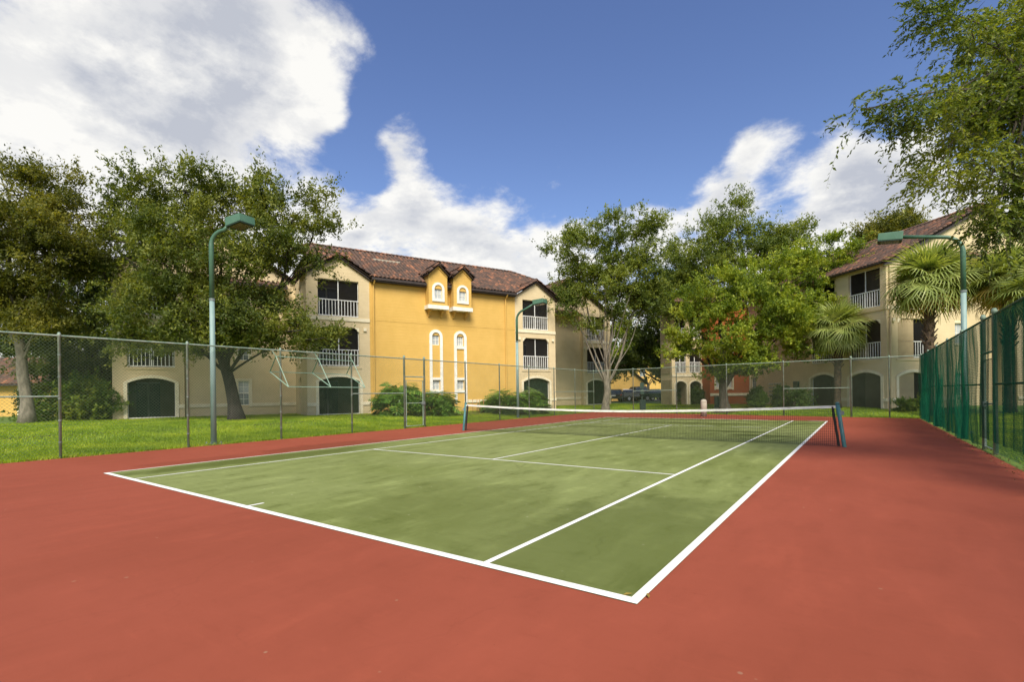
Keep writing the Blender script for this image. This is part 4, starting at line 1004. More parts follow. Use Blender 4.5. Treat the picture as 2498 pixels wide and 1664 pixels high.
def tree(name, label, base, fork, lobes, r0, leafargs, bark='bark', group=None, seed=1, stems=1, twigs=26, limb_r=.42):
    g = float(gz(base[0], base[1])); T = thing(name, label, 'tree', (base[0], base[1], g), 0., group); off = np.array([base[0], base[1], g]); rng = np.random.default_rng(seed)
    lob = [tuple(np.array(l[:3]) - off) + tuple(l[3:]) for l in lobes]; fk = np.array(fork) - off
    n = 9; path = bend((0, 0, -.15), fk, n, rng, .035); rad = [r0 * (1.5 if i == 0 else 1.18 if i == 1 else 1 - .36 * i / n) for i in range(n)]
    MB().tube([tuple(p) for p in path], rad, 14).build('trunk', bark, T, True)
    tips = []
    for i, l in enumerate(lob):
        c = np.array(l[:3]); k = rng.integers(n - 4, n); s = path[k]
        p = bend(s, c, 9, rng, .09, .05 * np.linalg.norm(c - s)); rr = r0 * limb_r * rng.uniform(.7, 1.15) * (1. if i % 3 == 0 else .42)
        MB().tube([tuple(q) for q in p], [rr * (1 - .8 * j / 8) + .012 for j in range(9)], 8).build('limb', bark, T, True); tips.append(p)
    b = MB(); P, d = crown_points(lob, twigs, rng, .5)
    for q in P:
        best = min((np.linalg.norm(p[j] - q), i, j) for i, p in enumerate(tips) for j in range(3, 9)); s = tips[best[1]][best[2]]
        pp = bend(s, q, 6, rng, .12); b.tube([tuple(x) for x in pp], [r0 * .13 * (1 - .85 * j / 5) + .006 for j in range(6)], 5, False)
    if twigs: o = b.build('branches', bark, T, True); o['kind'] = 'stuff'
    foliage('crown', lob, parent=T, seed=seed + 50, **leafargs)
    return T
LA = lambda n, per, leaf, tl, m, **k: dict(n_twig=n, per=per, leaf=leaf, tl=tl, m=m, **k)

big = [(l[0], l[1] + (16 if l[1] < 560 else 0)) + tuple(l[2:]) for l in [(330, 455, 85, 65), (430, 425, 85, 52, -.5), (300, 540, 70, 60), (400, 510, 95, 70, -1), (510, 470, 75, 55, .5), (620, 440, 62, 58), (690, 470, 60, 50, .4), (600, 530, 90, 55, -1), (715, 540, 52, 45, .3), (660, 590, 80, 40, -.4), (735, 600, 45, 30, .5),
       (300, 640, 70, 60), (390, 620, 100, 60, -1.2), (510, 610, 80, 55, -1.2), (330, 710, 85, 55), (440, 700, 105, 55, -1.2), (560, 700, 70, 45, -1.), (600, 745, 95, 42, -1.3), (690, 760, 90, 40, -.8), (750, 780, 42, 32, -.6), (400, 775, 90, 40, -.6), (300, 775, 50, 40), (500, 775, 70, 35, -1), (640, 690, 60, 30, -.6), (250, 560, 30, 60, .5)]]
tree('oak_tree', 'big spreading oak with leaning trunk behind the tall left court light', atD(545, 962, 25)[:2], atD(503, 800, 24.6), px_lobes(big, 24.2, .7), .32,
     LA(5600, 20, .155, .50, 'leaf_oak', spray=.18), 'darkbark', 'oaks beside the buildings', 11, limb_r=.45, twigs=40)
left = [(20, 450, 80, 60), (110, 440, 75, 65), (170, 500, 60, 55), (60, 520, 100, 60, -.8), (-60, 520, 90, 80), (130, 580, 90, 60, -.6), (20, 600, 100, 60, -.8), (200, 590, 50, 50, .4), (60, 680, 90, 50, -.5), (-40, 690, 90, 60), (110, 740, 60, 40), (20, 770, 60, 40)]
tree('oak_tree', 'olive-leaved oak with slender trunk at the left edge of photo', atD(62, 968, 24.5)[:2], atD(38, 760, 24.3), px_lobes(left, 24, .75), .27,
     LA(4000, 20, .145, .48, 'leaf_olive', spray=.2), 'palebark', 'oaks beside the buildings', 12)
mid = [(180, 660, 80, 60), (250, 690, 60, 60), (150, 760, 80, 50), (240, 770, 60, 50), (100, 700, 60, 60), (190, 840, 70, 40), (110, 830, 40, 35)]
tree('oak_tree', 'dark dense tree standing behind between the two left oaks', atD(190, 950, 31)[:2], atD(190, 840, 31), px_lobes(mid, 31, .8), .25,
     LA(3000, 18, .17, .5, 'leaf_dark'), 'darkbark', 'oaks beside the buildings', 13)
t2 = [(1305, 565, 48, 40), (1360, 600, 55, 50), (1400, 530, 45, 40), (1470, 510, 48, 38), (1500, 560, 40, 45), (1430, 580, 62, 55, -.6), (1480, 630, 55, 50), (1390, 660, 60, 38, -.5), (1320, 645, 45, 40), (1310, 700, 40, 26), (1440, 680, 50, 30), (1490, 690, 30, 30), (1345, 760, 24, 14), (1450, 735, 28, 18), (1400, 725, 30, 16)]
tree('oak_tree', 'slender forked oak with pale trunk in front of the beige wing', atD(1392, 938, 38)[:2], atD(1395, 850, 38), px_lobes(t2, 38, .8), .29,
     LA(3600, 18, .18, .52, 'leaf_mid', spray=.16), 'palebark', 'oaks beside the buildings', 14, limb_r=.33)
t3 = [(1640, 690, 70, 45), (1590, 745, 55, 42), (1690, 660, 75, 55, -.6), (1760, 640, 70, 50), (1820, 620, 50, 45), (1900, 600, 55, 50, 1.2), (1940, 640, 40, 45, 1.2), (1930, 580, 40, 30, 1.2), (1850, 690, 60, 48), (1760, 720, 85, 50, -.8), (1670, 760, 95, 48, -1), (1780, 790, 75, 40, -.6), (1860, 745, 40, 35), (1700, 830, 70, 32, -.6), (1750, 832, 42, 24), (1610, 800, 50, 26), (1655, 848, 32, 14, -.6), (1720, 842, 40, 14), (1560, 790, 36, 24), (1800, 740, 50, 40)]
tree('oak_tree', 'broad bright green oak with thick forked trunk behind the far fence', atD(1668, 942, 34)[:2], atD(1662, 868, 34), px_lobes(t3, 33.5, .75), .34,
     LA(5200, 19, .175, .46, 'leaf_bright', spray=.08), 'bark', 'oaks beside the buildings', 15, limb_r=.42)
t4 = [(1690, 480, 34, 34), (1600, 560, 55, 45), (1680, 540, 60, 50), (1750, 560, 65, 45), (1780, 530, 40, 28), (1820, 570, 45, 40), (1620, 620, 70, 45), (1720, 620, 80, 45), (1560, 620, 50, 45), (1800, 620, 60, 40), (1550, 700, 50, 40)]
tree('oak_tree', 'taller olive oak rising behind the bright green oak', atD(1690, 932, 42)[:2], atD(1680, 760, 42), px_lobes(t4, 42, .75), .34,
     LA(3600, 18, .19, .60, 'leaf_mid', spray=.2), 'bark', 'oaks beside the buildings', 16)
t5 = [(1530, 640, 55, 50), (1500, 720, 50, 55), (1570, 700, 60, 60), (1480, 780, 60, 40), (1560, 790, 60, 40), (1450, 820, 45, 30), (1530, 840, 60, 30), (1600, 820, 40, 40), (1430, 850, 35, 20)]
tree('oak_tree', 'dark oak with thick trunk beside the parked cars', atD(1538, 922, 50)[:2], atD(1530, 860, 50), px_lobes(t5, 50, .8), .45,
     LA(3000, 18, .24, .62, 'leaf_dark'), 'darkbark', 'oaks beside the buildings', 17)
t7 = [(1425, 760, 40, 45), (1450, 720, 30, 30), (1470, 800, 50, 40), (1410, 820, 30, 30)]
tree('small_tree', 'pale green tree in the gap beside the beige wing', atD(1425, 915, 66)[:2], atD(1430, 850, 66), px_lobes(t7, 66, .8), .2,
     LA(1100, 16, .30, .6, 'leaf_bright'), 'bark', None, 18)
t9 = [(1470, 840, 25, 14), (1500, 835, 25, 16), (1520, 850, 18, 14), (1445, 838, 16, 12)]
tree('small_tree', 'dark many-branched tree silhouetted before the distant yellow house', atD(1490, 908, 78)[:2], atD(1490, 886, 78), px_lobes(t9, 78, .8), .3,
     LA(500, 14, .32, .6, 'leaf_dark'), 'darkbark', None, 19, limb_r=.6)
t8 = [(2030, 535, 45, 22), (2080, 520, 40, 20), (2010, 560, 35, 20), (2120, 540, 40, 24)]
tree('oak_tree', 'treetop showing above the tiled roof of the right block', atD(2060, 915, 58)[:2], atD(2060, 650, 58), px_lobes(t8, 58, .8), .4,
     LA(1100, 17, .28, .8, 'leaf_olive', spray=.2), 'bark', None, 20)
# a row of dense trees beyond everything, closing the view
bgt = [(-260, 60, 9), (-150, 62, 10), (90, 52, 9), (250, 55, 8), (700, 75, 10), (1000, 85, 9), (1330, 95, 9), (1440, 105, 8), (1560, 110, 9), (1650, 100, 9), (1760, 95, 8), (1900, 90, 10), (2150, 80, 10), (2330, 70, 9), (2460, 62, 9)]
names = ['leftmost', 'second from left', 'third from left', 'fourth from left', 'fifth from left', 'sixth from left', 'seventh from left', 'middle', 'ninth from left', 'tenth from left', 'eleventh from left', 'twelfth from left', 'third from right', 'second from right', 'rightmost']
for i, (u, dep, h) in enumerate(bgt):
    b = atD(u, 900, dep); rng = np.random.default_rng(80 + i); lob = []
    for k in range(6): lob.append((b[0] + rng.uniform(-3, 3), b[1] + rng.uniform(-2, 2), h * rng.uniform(.35, .8), rng.uniform(1.8, 3), rng.uniform(1.8, 3), rng.uniform(1.4, 2.2)))
    tree('background_tree', names[i] + ' of the dense dark trees beyond the buildings', b[:2], (b[0], b[1], h * .4), lob, .25, LA(650, 14, .42, .8, 'leaf_dark' if i % 3 else 'leaf_hedge'), 'darkbark', 'trees beyond the buildings', 90 + i, twigs=0)

# overhanging near oak, trunk outside the picture to the right beyond the fence
def overhang():
    lob = [(2380, 60, 150, 90, .4), (2240, 90, 90, 60, -.2), (2300, 170, 120, 70, 0), (2180, 220, 80, 42, -.3), (2060, 245, 75, 26, -.5), (1990, 250, 30, 14, -.5), (2280, 270, 120, 70, 0), (2150, 300, 60, 40, -.4), (2380, 300, 100, 110, .4), (2230, 360, 70, 60, -.2), (2330, 400, 80, 70, 0), (2150, 400, 40, 28, -.3), (2260, 460, 50, 40, 0), (2350, 480, 60, 50, .2), (2280, 520, 40, 30, 0), (2180, 30, 70, 30, 0), (2360, 540, 40, 26, .2), (2310, 250, 90, 80, .6), (2345, 380, 60, 80, .6)]
    L = px_lobes(lob, 8.0, .9, .92)
    base = np.array([19.6, 7.2]); g = float(gz(*base)); T = thing('oak_tree', 'near oak whose drooping leafy boughs hang in from the top right', 'tree', (base[0], base[1], g)); off = np.array([*base, g])
    L = [tuple(np.array(l[:3]) - off) + tuple(l[3:]) for l in L]; rng = np.random.default_rng(31)
    path = bend((0, 0, -.2), (-.6, .4, 4.6), 9, rng, .03); MB().tube([tuple(p) for p in path], [.5, .42, .38, .36, .34, .33, .32, .30, .28], 14).build('trunk', 'bark', T, True)
    tips = []
    hub = [bend(path[-1], np.array(L[i][:3]) + [.5, .3, .5], 10, rng, .06, .5) for i in (0, 6, 8)]
    for i, p in enumerate(hub): MB().tube([tuple(q) for q in p], [.13 - .105 * j / 9 for j in range(10)], 8).build('limb', 'bark', T, True)
    b = MB()
    for l in L:
        c = np.array(l[:3]); best = min((np.linalg.norm(p[j] - c), i, j) for i, p in enumerate(hub) for j in range(4, 10)); p = bend(hub[best[1]][best[2]], c, 8, rng, .08, .2)
        b.tube([tuple(q) for q in p], [.028 - .024 * j / 7 for j in range(8)], 6, False); tips.append(p)
    P, d = crown_points(L, 150, rng, .6)
    for q in P:
        best = min((np.linalg.norm(p[j] - q), i, j) for i, p in enumerate(tips) for j in range(2, 8)); pp = bend(tips[best[1]][best[2]], q, 6, rng, .12); b.tube([tuple(x) for x in pp], [.008 - .006 * j / 5 for j in range(6)], 4, False)
    o = b.build('branches', 'bark', T, True); o['kind'] = 'stuff'
    rr = np.random.default_rng(77); nt, per = 2500, 20; nc = 300
    P0, d0 = crown_points(L, nc, rr, .85); ix = rr.integers(0, nc, nt); P = P0[ix] + rr.normal(size=(nt, 3)) * .13; dd = d0[ix]
    ax = unit(dd * .55 + rr.normal(size=(nt, 3)) * .55 + np.array([-.22, -.05, .02])); Lt = rr.uniform(.20, .52, nt)
    t = (np.arange(per)[None] + rr.random((nt, per)) * .6) / per; dr = rr.uniform(.0, .95, nt)
    def curve(tt): q = P[:, None] + ax[:, None] * (tt * Lt[:, None])[..., None]; q[..., 2] -= (tt ** 2) * (Lt * dr)[:, None]; return q
    C = curve(t); Tg = unit(curve(t + .02) - C); n_ = nt * per; C = C.reshape(-1, 3); Tg = Tg.reshape(-1, 3)
    sd = np.tile(np.where(np.arange(per) % 2 == 0, 1., -1.), nt)[:, None]; S = unit(np.cross(Tg, np.array([0, 0, 1.]) + rr.normal(size=(n_, 3)) * .35)) * sd
    D = unit(Tg * .8 + S * .75 + rr.normal(size=(n_, 3)) * .28); W = unit(np.cross(unit(rr.normal(size=(n_, 3)) * .6 + np.array([0, 0, 1.])), D)); sz = rr.uniform(.052, .095, n_)
    leafmesh('crown', C + D * (sz / 2)[:, None], D * (sz / 2)[:, None], W * (sz * .20)[:, None], 'leaf_near', T)
    tt = np.linspace(0, 1, 6)[None].repeat(nt, 0); Q = curve(tt); V = []; o3 = np.array([[.0025, 0, 0], [-.0012, .0022, 0], [-.0012, -.0022, 0]])
    V = (Q[:, :, None] + o3[None, None] * np.linspace(1., .4, 6)[None, :, None, None]).reshape(-1, 3); fc = []
    for j in range(5):
        for k in range(3): fc.append((j * 3 + k, j * 3 + (k + 1) % 3, (j + 1) * 3 + (k + 1) % 3, (j + 1) * 3 + k))
    me = npmesh('twigs', V, (np.array(fc)[None] + (np.arange(nt) * 18)[:, None, None]).reshape(-1, 4)); me.materials.append(M['bark']); link(bpy.data.objects.new('twigs', me), T)['kind'] = 'stuff'
    # the rest of the crown above and behind, outside the picture
    L2 = [(.4, .3, 7.0, 2.2, 2.2, 1.6), (2.2, -1.5, 6.6, 2., 2., 1.6), (2.4, 2, 6.6, 2.2, 2.2, 1.6)]
    foliage('crown', L2, 800, 14, .10, .5, 'leaf_near', T, seed=78)
overhang()

# palms
def frond_mesh(R, n, droop, seed, name):
    rng = np.random.default_rng(seed); V = []; Fc = []
    for k in range(n):
        a = (-1 + 2 * k / (n - 1)) * 2.25; L = R * (.72 + .28 * math.cos(a * .6)) * rng.uniform(.88, 1.08); dx, dz = math.cos(a), math.sin(a)
        w = .034 * R / .9; rows = [(0.08, 0.0), (.42, 0.02), (.72, .10), (1.0, .34)]; base = len(V)
        for t, dr in rows:
            c = np.array([dx * L * t, dz * L * t, .10 * math.sin(a * 2) * t - dr * droop * L * rng.uniform(.7, 1.3) + (.05 if k % 2 else -.02) * t]); ww = w * (1.0 if t < .1 else 1.5 * (1 - t) + .08)
            p = np.array([-dz, dx, 0]); V += [c + p * ww, c - p * ww]
        for j in range(3): Fc.append((base + 2 * j, base + 2 * j + 1, base + 2 * j + 3, base + 2 * j + 2))
    me = npmesh(name, V, Fc, False); return me
def palm(label, base, htrunk, R, n, seed, rt=.17, leanv=(0, 0), dry=0):
    g = float(gz(base[0], base[1])); T = thing('palm_tree', label, 'palm', (base[0], base[1], g), 0., 'fan palms by the right block'); rng = random.Random(seed)
    top = Vector((leanv[0], leanv[1], htrunk)); nt = 10
    MB().tube([tuple(top * (k / nt)) for k in range(nt + 1)], [rt * (1.25 if k == 0 else .95 + .05 * math.sin(k * 2.)) for k in range(nt + 1)], 12).build('trunk', 'boots', T, True)
    b = MB()                                                # boots: cut leaf bases criss-crossing the upper trunk
    for k in range(60):
        t = .52 + .48 * k / 60; a = k * 2.4; p = top * t; d = Vector((math.cos(a), math.sin(a), 0))
        b.prism([tuple(p + d * rt * .8 + Vector((-d.y, d.x, 0)) * .06), tuple(p + d * rt * .8 - Vector((-d.y, d.x, 0)) * .06), tuple(p + d * (rt + .12) + Vector((0, 0, .22)))], (d.x * .03, d.y * .03, -.05))
    b.build('trunk_boots', 'boots', T)
    mes = [frond_mesh(R * 1.12, 38, .50 + .45 * i, seed + i, 'frond') for i in range(3)]
    for me in mes: me.materials.append(M['frond'])
    dm = frond_mesh(R * .9, 26, 1.2, seed + 9, 'frond'); dm.materials.append(M['frond_dry'])
    for k in range(n):
        f = (k + .5) / n; el = math.radians(84 - 122 * f ** 1.05) ; az = k * 2.39996 + rng.uniform(-.2, .2); pl = R * rng.uniform(.62, .95)
        d = Vector((math.cos(az) * math.cos(el), math.sin(az) * math.cos(el), math.sin(el))); st = top + Vector((0, 0, -.10 + .2 * (1 - f)))
        mid = st + d * pl * .55 + Vector((0, 0, .06)); end = st + d * pl + Vector((0, 0, -.10 * pl))
        dirv = (end - mid).normalized(); dirv = (dirv + Vector((0, 0, -.12))).normalized(); X = dirv; Y = Vector((0, 0, 1)).cross(X)
        if Y.length < 1e-3: Y = Vector((0, 1, 0))
        Y.normalize(); Z = X.cross(Y); tw = rng.uniform(-.5, .5); Y, Z = Y * math.cos(tw) + Z * math.sin(tw), Z * math.cos(tw) - Y * math.sin(tw)
        m = Matrix(((X.x, Y.x, Z.x, end.x), (X.y, Y.y, Z.y, end.y), (X.z, Y.z, Z.z, end.z), (0, 0, 0, 1)))
        isdry = dry and f > 1 - dry
        fo = inst(dm if isdry else mes[min(2, int(f * 3))], 'frond', T, m)
        MB().tube([tuple(st), tuple(mid), tuple(end)], [.03, .02, .012], 5, False).build('leaf_stalk', 'frond_dry' if isdry else 'frond', T)
p = atD(2135, 940, 25.5); palm('tallest fan palm standing by the corner of the beige block', p[:2], 6.85, 1.25, 52, 5, .22, (0.1, .1), .1)
p = atD(1925, 944, 31); palm('small fan palm in front of the beige arches', p[:2], 4.95, 1.12, 34, 8, .20, (.1, .0))
p = atD(2322, 940, 24); palm('fan palm with yellowing fronds behind the right fence', p[:2], 6.3, 1.2, 46, 21, .22, (0, .1), .3)
p = atD(2400, 940, 22); palm('fan palm half hidden at the right edge of photo', p[:2], 5.4, 1.1, 32, 25, .22, (0, .0), .15)

# split-leaf philodendrons and other shrubs
def phil_leaf(seed):
    rng = random.Random(seed); v = [(0, 0, 0)]; f = []; n = 7; L = .52
    mid = [(L * k / n, 0, .06 * math.sin(math.pi * k / n) - .10 * (k / n) ** 2) for k in range(n + 1)]
    v = list(mid)
    for s in (1, -1):
        for k in range(n):
            w = .30 * math.sin(math.pi * (k + .8) / (n + 1.2)) * rng.uniform(.85, 1.1); x = mid[k][0]; z = mid[k][2]; b = len(v)
            v += [(x + .005, 0, z), (x + .045, 0, z + .0), (x + .10 + w * .25, s * w, z - .05), (x + .03 + w * .25, s * w * .95, z - .05)]
            f.append((b, b + 1, b + 2, b + 3))
    f2 = [(k, k + 1, k + 1) for k in range(0)]
    b = len(v); v += [(-.45, .008, -.22), (-.45, -.008, -.22), (0, -.006, 0), (0, .006, 0)]; f.append((b, b + 1, b + 2, b + 3))
    b = len(v); v += [(L * .9, .03, mid[n - 1][2]), (L * .9, -.03, mid[n - 1][2]), (L * 1.2, 0, mid[n][2] - .06)]; f.append((b, b + 1, b + 2))
    me = bpy.data.meshes.new('leaf'); me.from_pydata(v, [], f); me.materials.append(M['leaf_phil']); me.update(); return me
PHIL = [phil_leaf(i) for i in range(4)]
def philodendron(label, c, rx, ry, h, n, seed):
    g = float(gz(c[0], c[1])); T = thing('philodendron', label, 'shrub', (c[0], c[1], g), 0., 'split-leaf shrubs'); rng = random.Random(seed)
    b = MB()
    for k in range(9): a = k * .7; b.tube([(.25 * math.cos(a), .25 * math.sin(a), -.05), (.5 * rx * math.cos(a), .5 * ry * math.sin(a), h * .5)], [.05, .03], 6)
    b.build('stems', 'bark', T)
    for k in range(n):
        a = rng.uniform(0, 2 * math.pi); e = math.asin(rng.random() ** .8); r = rng.uniform(.62, 1.0)
        p = Vector((rx * math.cos(a) * math.cos(e) * r, ry * math.sin(a) * math.cos(e) * r, max(.12, h * (.12 + .86 * math.sin(e)) * r)))
        out = Vector((math.cos(a), math.sin(a), .1 + .5 * math.sin(e))).normalized(); s = rng.uniform(.95, 1.5)
        m = Matrix.Translation(p) @ Matrix.Rotation(a + rng.uniform(-.6, .6), 4, 'Z') @ Matrix.Rotation(rng.uniform(-.3, .75), 4, 'Y') @ Matrix.Rotation(rng.uniform(-.5, .5), 4, 'X') @ Matrix.Scale(s, 4)
        inst(PHIL[k % 4], 'leaf', T, m)
    return T
p = atD(905, 958, 28.6); q = atD(1035, 955, 31)
philodendron('large split-leaf philodendron at the left end of the yellow wall', atD(915, 958, 28.9)[:2], 1.35, 1.1, 1.95, 270, 1)
philodendron('split-leaf philodendron just right of the narrow gate', atD(1000, 956, 30.2)[:2], 1.15, 1.0, 1.45, 198, 2)
philodendron('split-leaf philodendron at right end of yellow wall', atD(1160, 945, 32.8)[:2], 1.6, 1.0, 1.65, 234, 3)
philodendron('split-leaf philodendron before the arched patio of third bay', atD(1215, 943, 33.8)[:2], 1.1, .9, 1.75, 162, 4)
def bush(name, label, lobes, m, n, leaf, seed, cat='shrub', group=None, tl=.22):
    b = np.array(lobes[0][:2]); g = float(gz(*b)); T = thing(name, label, cat, (b[0], b[1], g), 0., group); off = np.array([*b, g])
    lob = [tuple(np.array(l[:3]) - off) + tuple(l[3:]) for l in lobes]
    foliage('foliage', lob, n, 14, leaf, tl, m, T, seed, up=.3, shell=.45)
    s = MB()
    for k, l in enumerate(lob): s.tube([(l[0] * .6, l[1] * .6, -.05), (l[0], l[1], l[2])], [.03, .015], 6)
    s.build('stems', 'bark', T); return T
def hedge(label, a, b, w, h, m, seed, name='hedge', n=900):
    a = np.array(a[:2]); b = np.array(b[:2]); k = max(2, int(np.linalg.norm(b - a) / .5)); g = float(gz(*a))
    bush(name, label, [(*(a + (b - a) * t), g + h * f, .42, w, h * .5) for t in np.linspace(0, 1, k) for f in (.36, .62)], m, n, .085, seed, 'hedge', None, .12)
hedge('clipped dark hedge below the electricity meters', atD(1742, 930, 33.6), atD(1795, 930, 33.4), .55, 1.25, 'leaf_hedge', 40, n=3600)
hedge('clipped hedge before the far arched balconies', atD(1566, 925, 43), atD(1606, 925, 42), .6, 1.3, 'leaf_hedge', 41, n=3000)
bush('shrub', 'small dark shrub right of the meter hedge', [(*atD(1838, 930, 32)[:2], .75, .5, .5, .6), (*atD(1848, 930, 32)[:2], 1.0, .4, .4, .45)], 'leaf_hedge', 420, .1, 42)
bush('shrub', 'little green shrub at the foot of the right corner arch', [(*atD(2090, 945, 27.5)[:2], .45, .8, .5, .35), (*atD(2115, 945, 27.5)[:2], .35, .6, .4, .3)], 'leaf_cane', 320, .12, 43)
bush('shrub', 'small shrub between the meter hedge and switch cabinet', [(*atD(1812, 932, 33)[:2], .6, .35, .4, .5)], 'leaf_dark', 200, .1, 44)
bush('cane_shrub', 'feathery green shrub between the left garage and beige wing', [(*atD(205, 930, 27)[:2], 1.0, 1.1, .9, 1.0), (*atD(190, 900, 27)[:2], 1.6, .9, .8, .8), (*atD(222, 910, 27)[:2], 1.7, .8, .8, .7), (*atD(140, 950, 26.5)[:2], .7, .9, .7, .6)], 'leaf_cane', 1500, .20, 45, tl=.4)
bush('shrub', 'low dark shrubs beneath the left oaks', [(*atD(100, 930, 31)[:2], 1.2, 1.6, 1., 1.2), (*atD(170, 900, 32)[:2], 1.8, 1.6, 1., 1.6), (*atD(235, 880, 33)[:2], 2.0, 1.3, 1., 1.8)], 'leaf_dark', 1300, .16, 46, tl=.35)
bush('shrub', 'dark shrub mass behind the right fence', [(17.8, 15, .8, .9, 1.2, .9), (18.4, 17, .9, 1, 1.2, 1.), (18.2, 11.2, .7, .9, 1., .8)], 'leaf_hedge', 900, .12, 47, tl=.25)

# grass and fallen leaves
def _unused_grass(region, n, seed, hmin=.035, hmax=.085, name='grass'):
    rng = np.random.default_rng(seed); x0, x1, y0, y1 = region
    X = rng.uniform(x0, x1, n); Y = rng.uniform(y0, y1, n)
    return X, Y
def build_grass():
    rng = np.random.default_rng(9); xs = []; ys = []
    for (x0, x1, y0, y1, n) in ((-7.6, -4.18, -3, 26, 120000), (-14, -7.6, -4, 26, 80000), (-22, -14, -4, 16, 30000), (-14, 15.5, 28, 42, 110000), (14.75, 21, 4, 30, 60000)):
        xs.append(rng.uniform(x0, x1, n)); ys.append(rng.uniform(y0, y1, n))
    X = np.concatenate(xs); Y = np.concatenate(ys)
    ins = (X > FX0 + .06) & (X < FX1 - .06) & (Y < far_y(X) - .03)
    ins |= (np.abs(X - (-9.2 - .25 * np.sin(Y * .6))) < .07) & (Y < 19)
    X, Y = X[~ins], Y[~ins]; n = len(X); Z = gz(X, Y)
    h = rng.uniform(.035, .085, n) * (1 + .35 * (rng.random(n) < .06)); a = rng.uniform(0, 6.28, n); w = rng.uniform(.006, .012, n) * 1.7; lean = rng.normal(0, .035, (n, 2))
    A = np.c_[X - np.cos(a) * w, Y - np.sin(a) * w, Z - .005]; B = np.c_[X + np.cos(a) * w, Y + np.sin(a) * w, Z - .005]; C = np.c_[X + lean[:, 0], Y + lean[:, 1], Z + h]
    V = np.stack([A, B, C], 1).reshape(-1, 3); me = npmesh('grass', V, np.arange(3 * n).reshape(n, 3)); me.materials.append(M['grass'])
    o = link(bpy.data.objects.new('grass', me)); tag(o, 'short green lawn grass around the court', 'grass', kind='stuff')
    # litter along the fence feet
    n = 4200; t = rng.random(n); sd = rng.choice(3, n, p=[.42, .33, .25])
    X = np.where(sd == 0, FX0 + .10 + rng.normal(0, .09, n), np.where(sd == 1, FX1 - .12 + rng.normal(0, .12, n), FX0 + t * (FX1 - FX0)))
    Y = np.where(sd == 2, far_y(X) - .15 + rng.normal(0, .07, n), -4 + t * 34); keep = Y < far_y(X) + .2; X, Y = X[keep], Y[keep]; n = len(X)
    C = np.c_[X, Y, np.maximum(gz(X, Y), 0) + .02 + .012 * rng.random(n)]; D = unit(np.c_[rng.normal(size=(n, 2)), rng.normal(0, .35, n)]); W = unit(np.cross(np.c_[rng.normal(0, .4, (n, 2)), np.ones(n)], D)); s = rng.uniform(.03, .06, n)
    o = leafmesh('leaf_litter', C, D * (s / 2)[:, None], W * (s * .2)[:, None], 'litter', None); tag(o, 'brown fallen leaves along the foot of the fences', 'leaf litter', kind='stuff')
    s_ = MB()
    for y in np.arange(-4, 19, .5): s_.poly([(x, yy, float(gz(x, yy)) + .012) for x, yy in ((-9.2 - .25 * math.sin(y * .6) - .06, y), (-9.2 - .25 * math.sin(y * .6) + .06, y), (-9.2 - .25 * math.sin((y + .5) * .6) + .06, y + .5), (-9.2 - .25 * math.sin((y + .5) * .6) - .06, y + .5))])
    structure(s_.build('swale_shadow_strip', 'soil'))  # dark soil-coloured strip painted in for the shadow line of the lawn's swale
    # mulch beds along the yellow wall and under the trees
    for (c, rx, ry) in ((atD(1000, 955, 30.6), 5.0, 1.5), (atD(545, 962, 25), 1.1, .8), (atD(1700, 940, 33.6), 2.8, .9)):
        b = MB(); ctr = (c[0], c[1], float(gz(c[0], c[1])) + .03); ring = []
        ca, sa = math.cos(math.radians(67)), math.sin(math.radians(67))
        for k in range(28):
            t = 2 * math.pi * k / 28; x = rx * math.cos(t) * (1 + .08 * math.sin(5 * t)); y = ry * math.sin(t) * (1 + .08 * math.cos(4 * t)); px, py = c[0] + x * ca - y * sa, c[1] + x * sa + y * ca
            ring.append((px, py, float(gz(px, py)) + .025))
        for k in range(28): b.poly([ctr, ring[k], ring[(k + 1) % 28]])
        structure(b.build('mulch_bed', 'soil'))
build_grass()

# ------------------------------------------------------------------ small things
def stray_leaves():
    rng = np.random.default_rng(4)
    for i, (x, y, lab) in enumerate(((10.86, .10, 'small yellow fallen leaf on the near right corner of the court lines'), (10.99, .16, 'pale fallen leaf just outside the near right court corner'))):
        C = np.array([[0, 0, .012]]); a = .7 + i * 1.4; D = np.array([[math.cos(a), math.sin(a), .12]]) * .035; W = np.array([[-math.sin(a), math.cos(a), .2]]) * .013
        o = leafmesh('fallen_leaf', C, D, W, 'frond_dry', None); o.location = (x, y, .006); tag(o, lab, 'leaf', 'stray leaves on the court')
stray_leaves()
def bollard():
    p = np.array([4.85, 26.2]); T = thing('bollard', 'beige round-topped concrete bollard behind the far baseline', 'bollard', (p[0], p[1], 0))
    MB().lathe([(.17, 0), (.17, .80), (.165, .82)], seg=20).build('bollard_body', 'concrete', T, True)
    MB().lathe([(.165, .82), (.172, .83), (.172, .86), (.155, .93), (.11, .985), (.0, 1.01)], seg=20).build('bollard_cap', 'concrete', T, True)
bollard()
def pet_station():
    p = at(1566, 960, 36.5); g = float(gz(p[0], p[1])); T = thing('waste_station', 'dark green waste bin and dispenser on a post behind the far fence', 'waste bin', (p[0], p[1], g), math.radians(35))
    MB().box(-.04, .04, -.04, .04, -.1, 2.15).build('post', 'binpaint', T)
    MB().prism([(-.19, -.28, .12), (.19, -.28, .12), (.22, -.28, .78), (-.22, -.28, .78)], (0, .23, 0)).build('bin', 'binpaint', T, bevel=.015)
    MB().box(-.23, .23, -.30, -.045, .782, .83).build('bin_lid', 'utility', T, bevel=.01)
    MB().box(-.13, .13, -.14, -.045, 1.25, 1.62).build('bag_dispenser', 'utility', T, bevel=.01); MB().box(-.15, .15, -.06, -.045, 1.7, 2.1).build('sign_plate', 'utility', T)
pet_station()
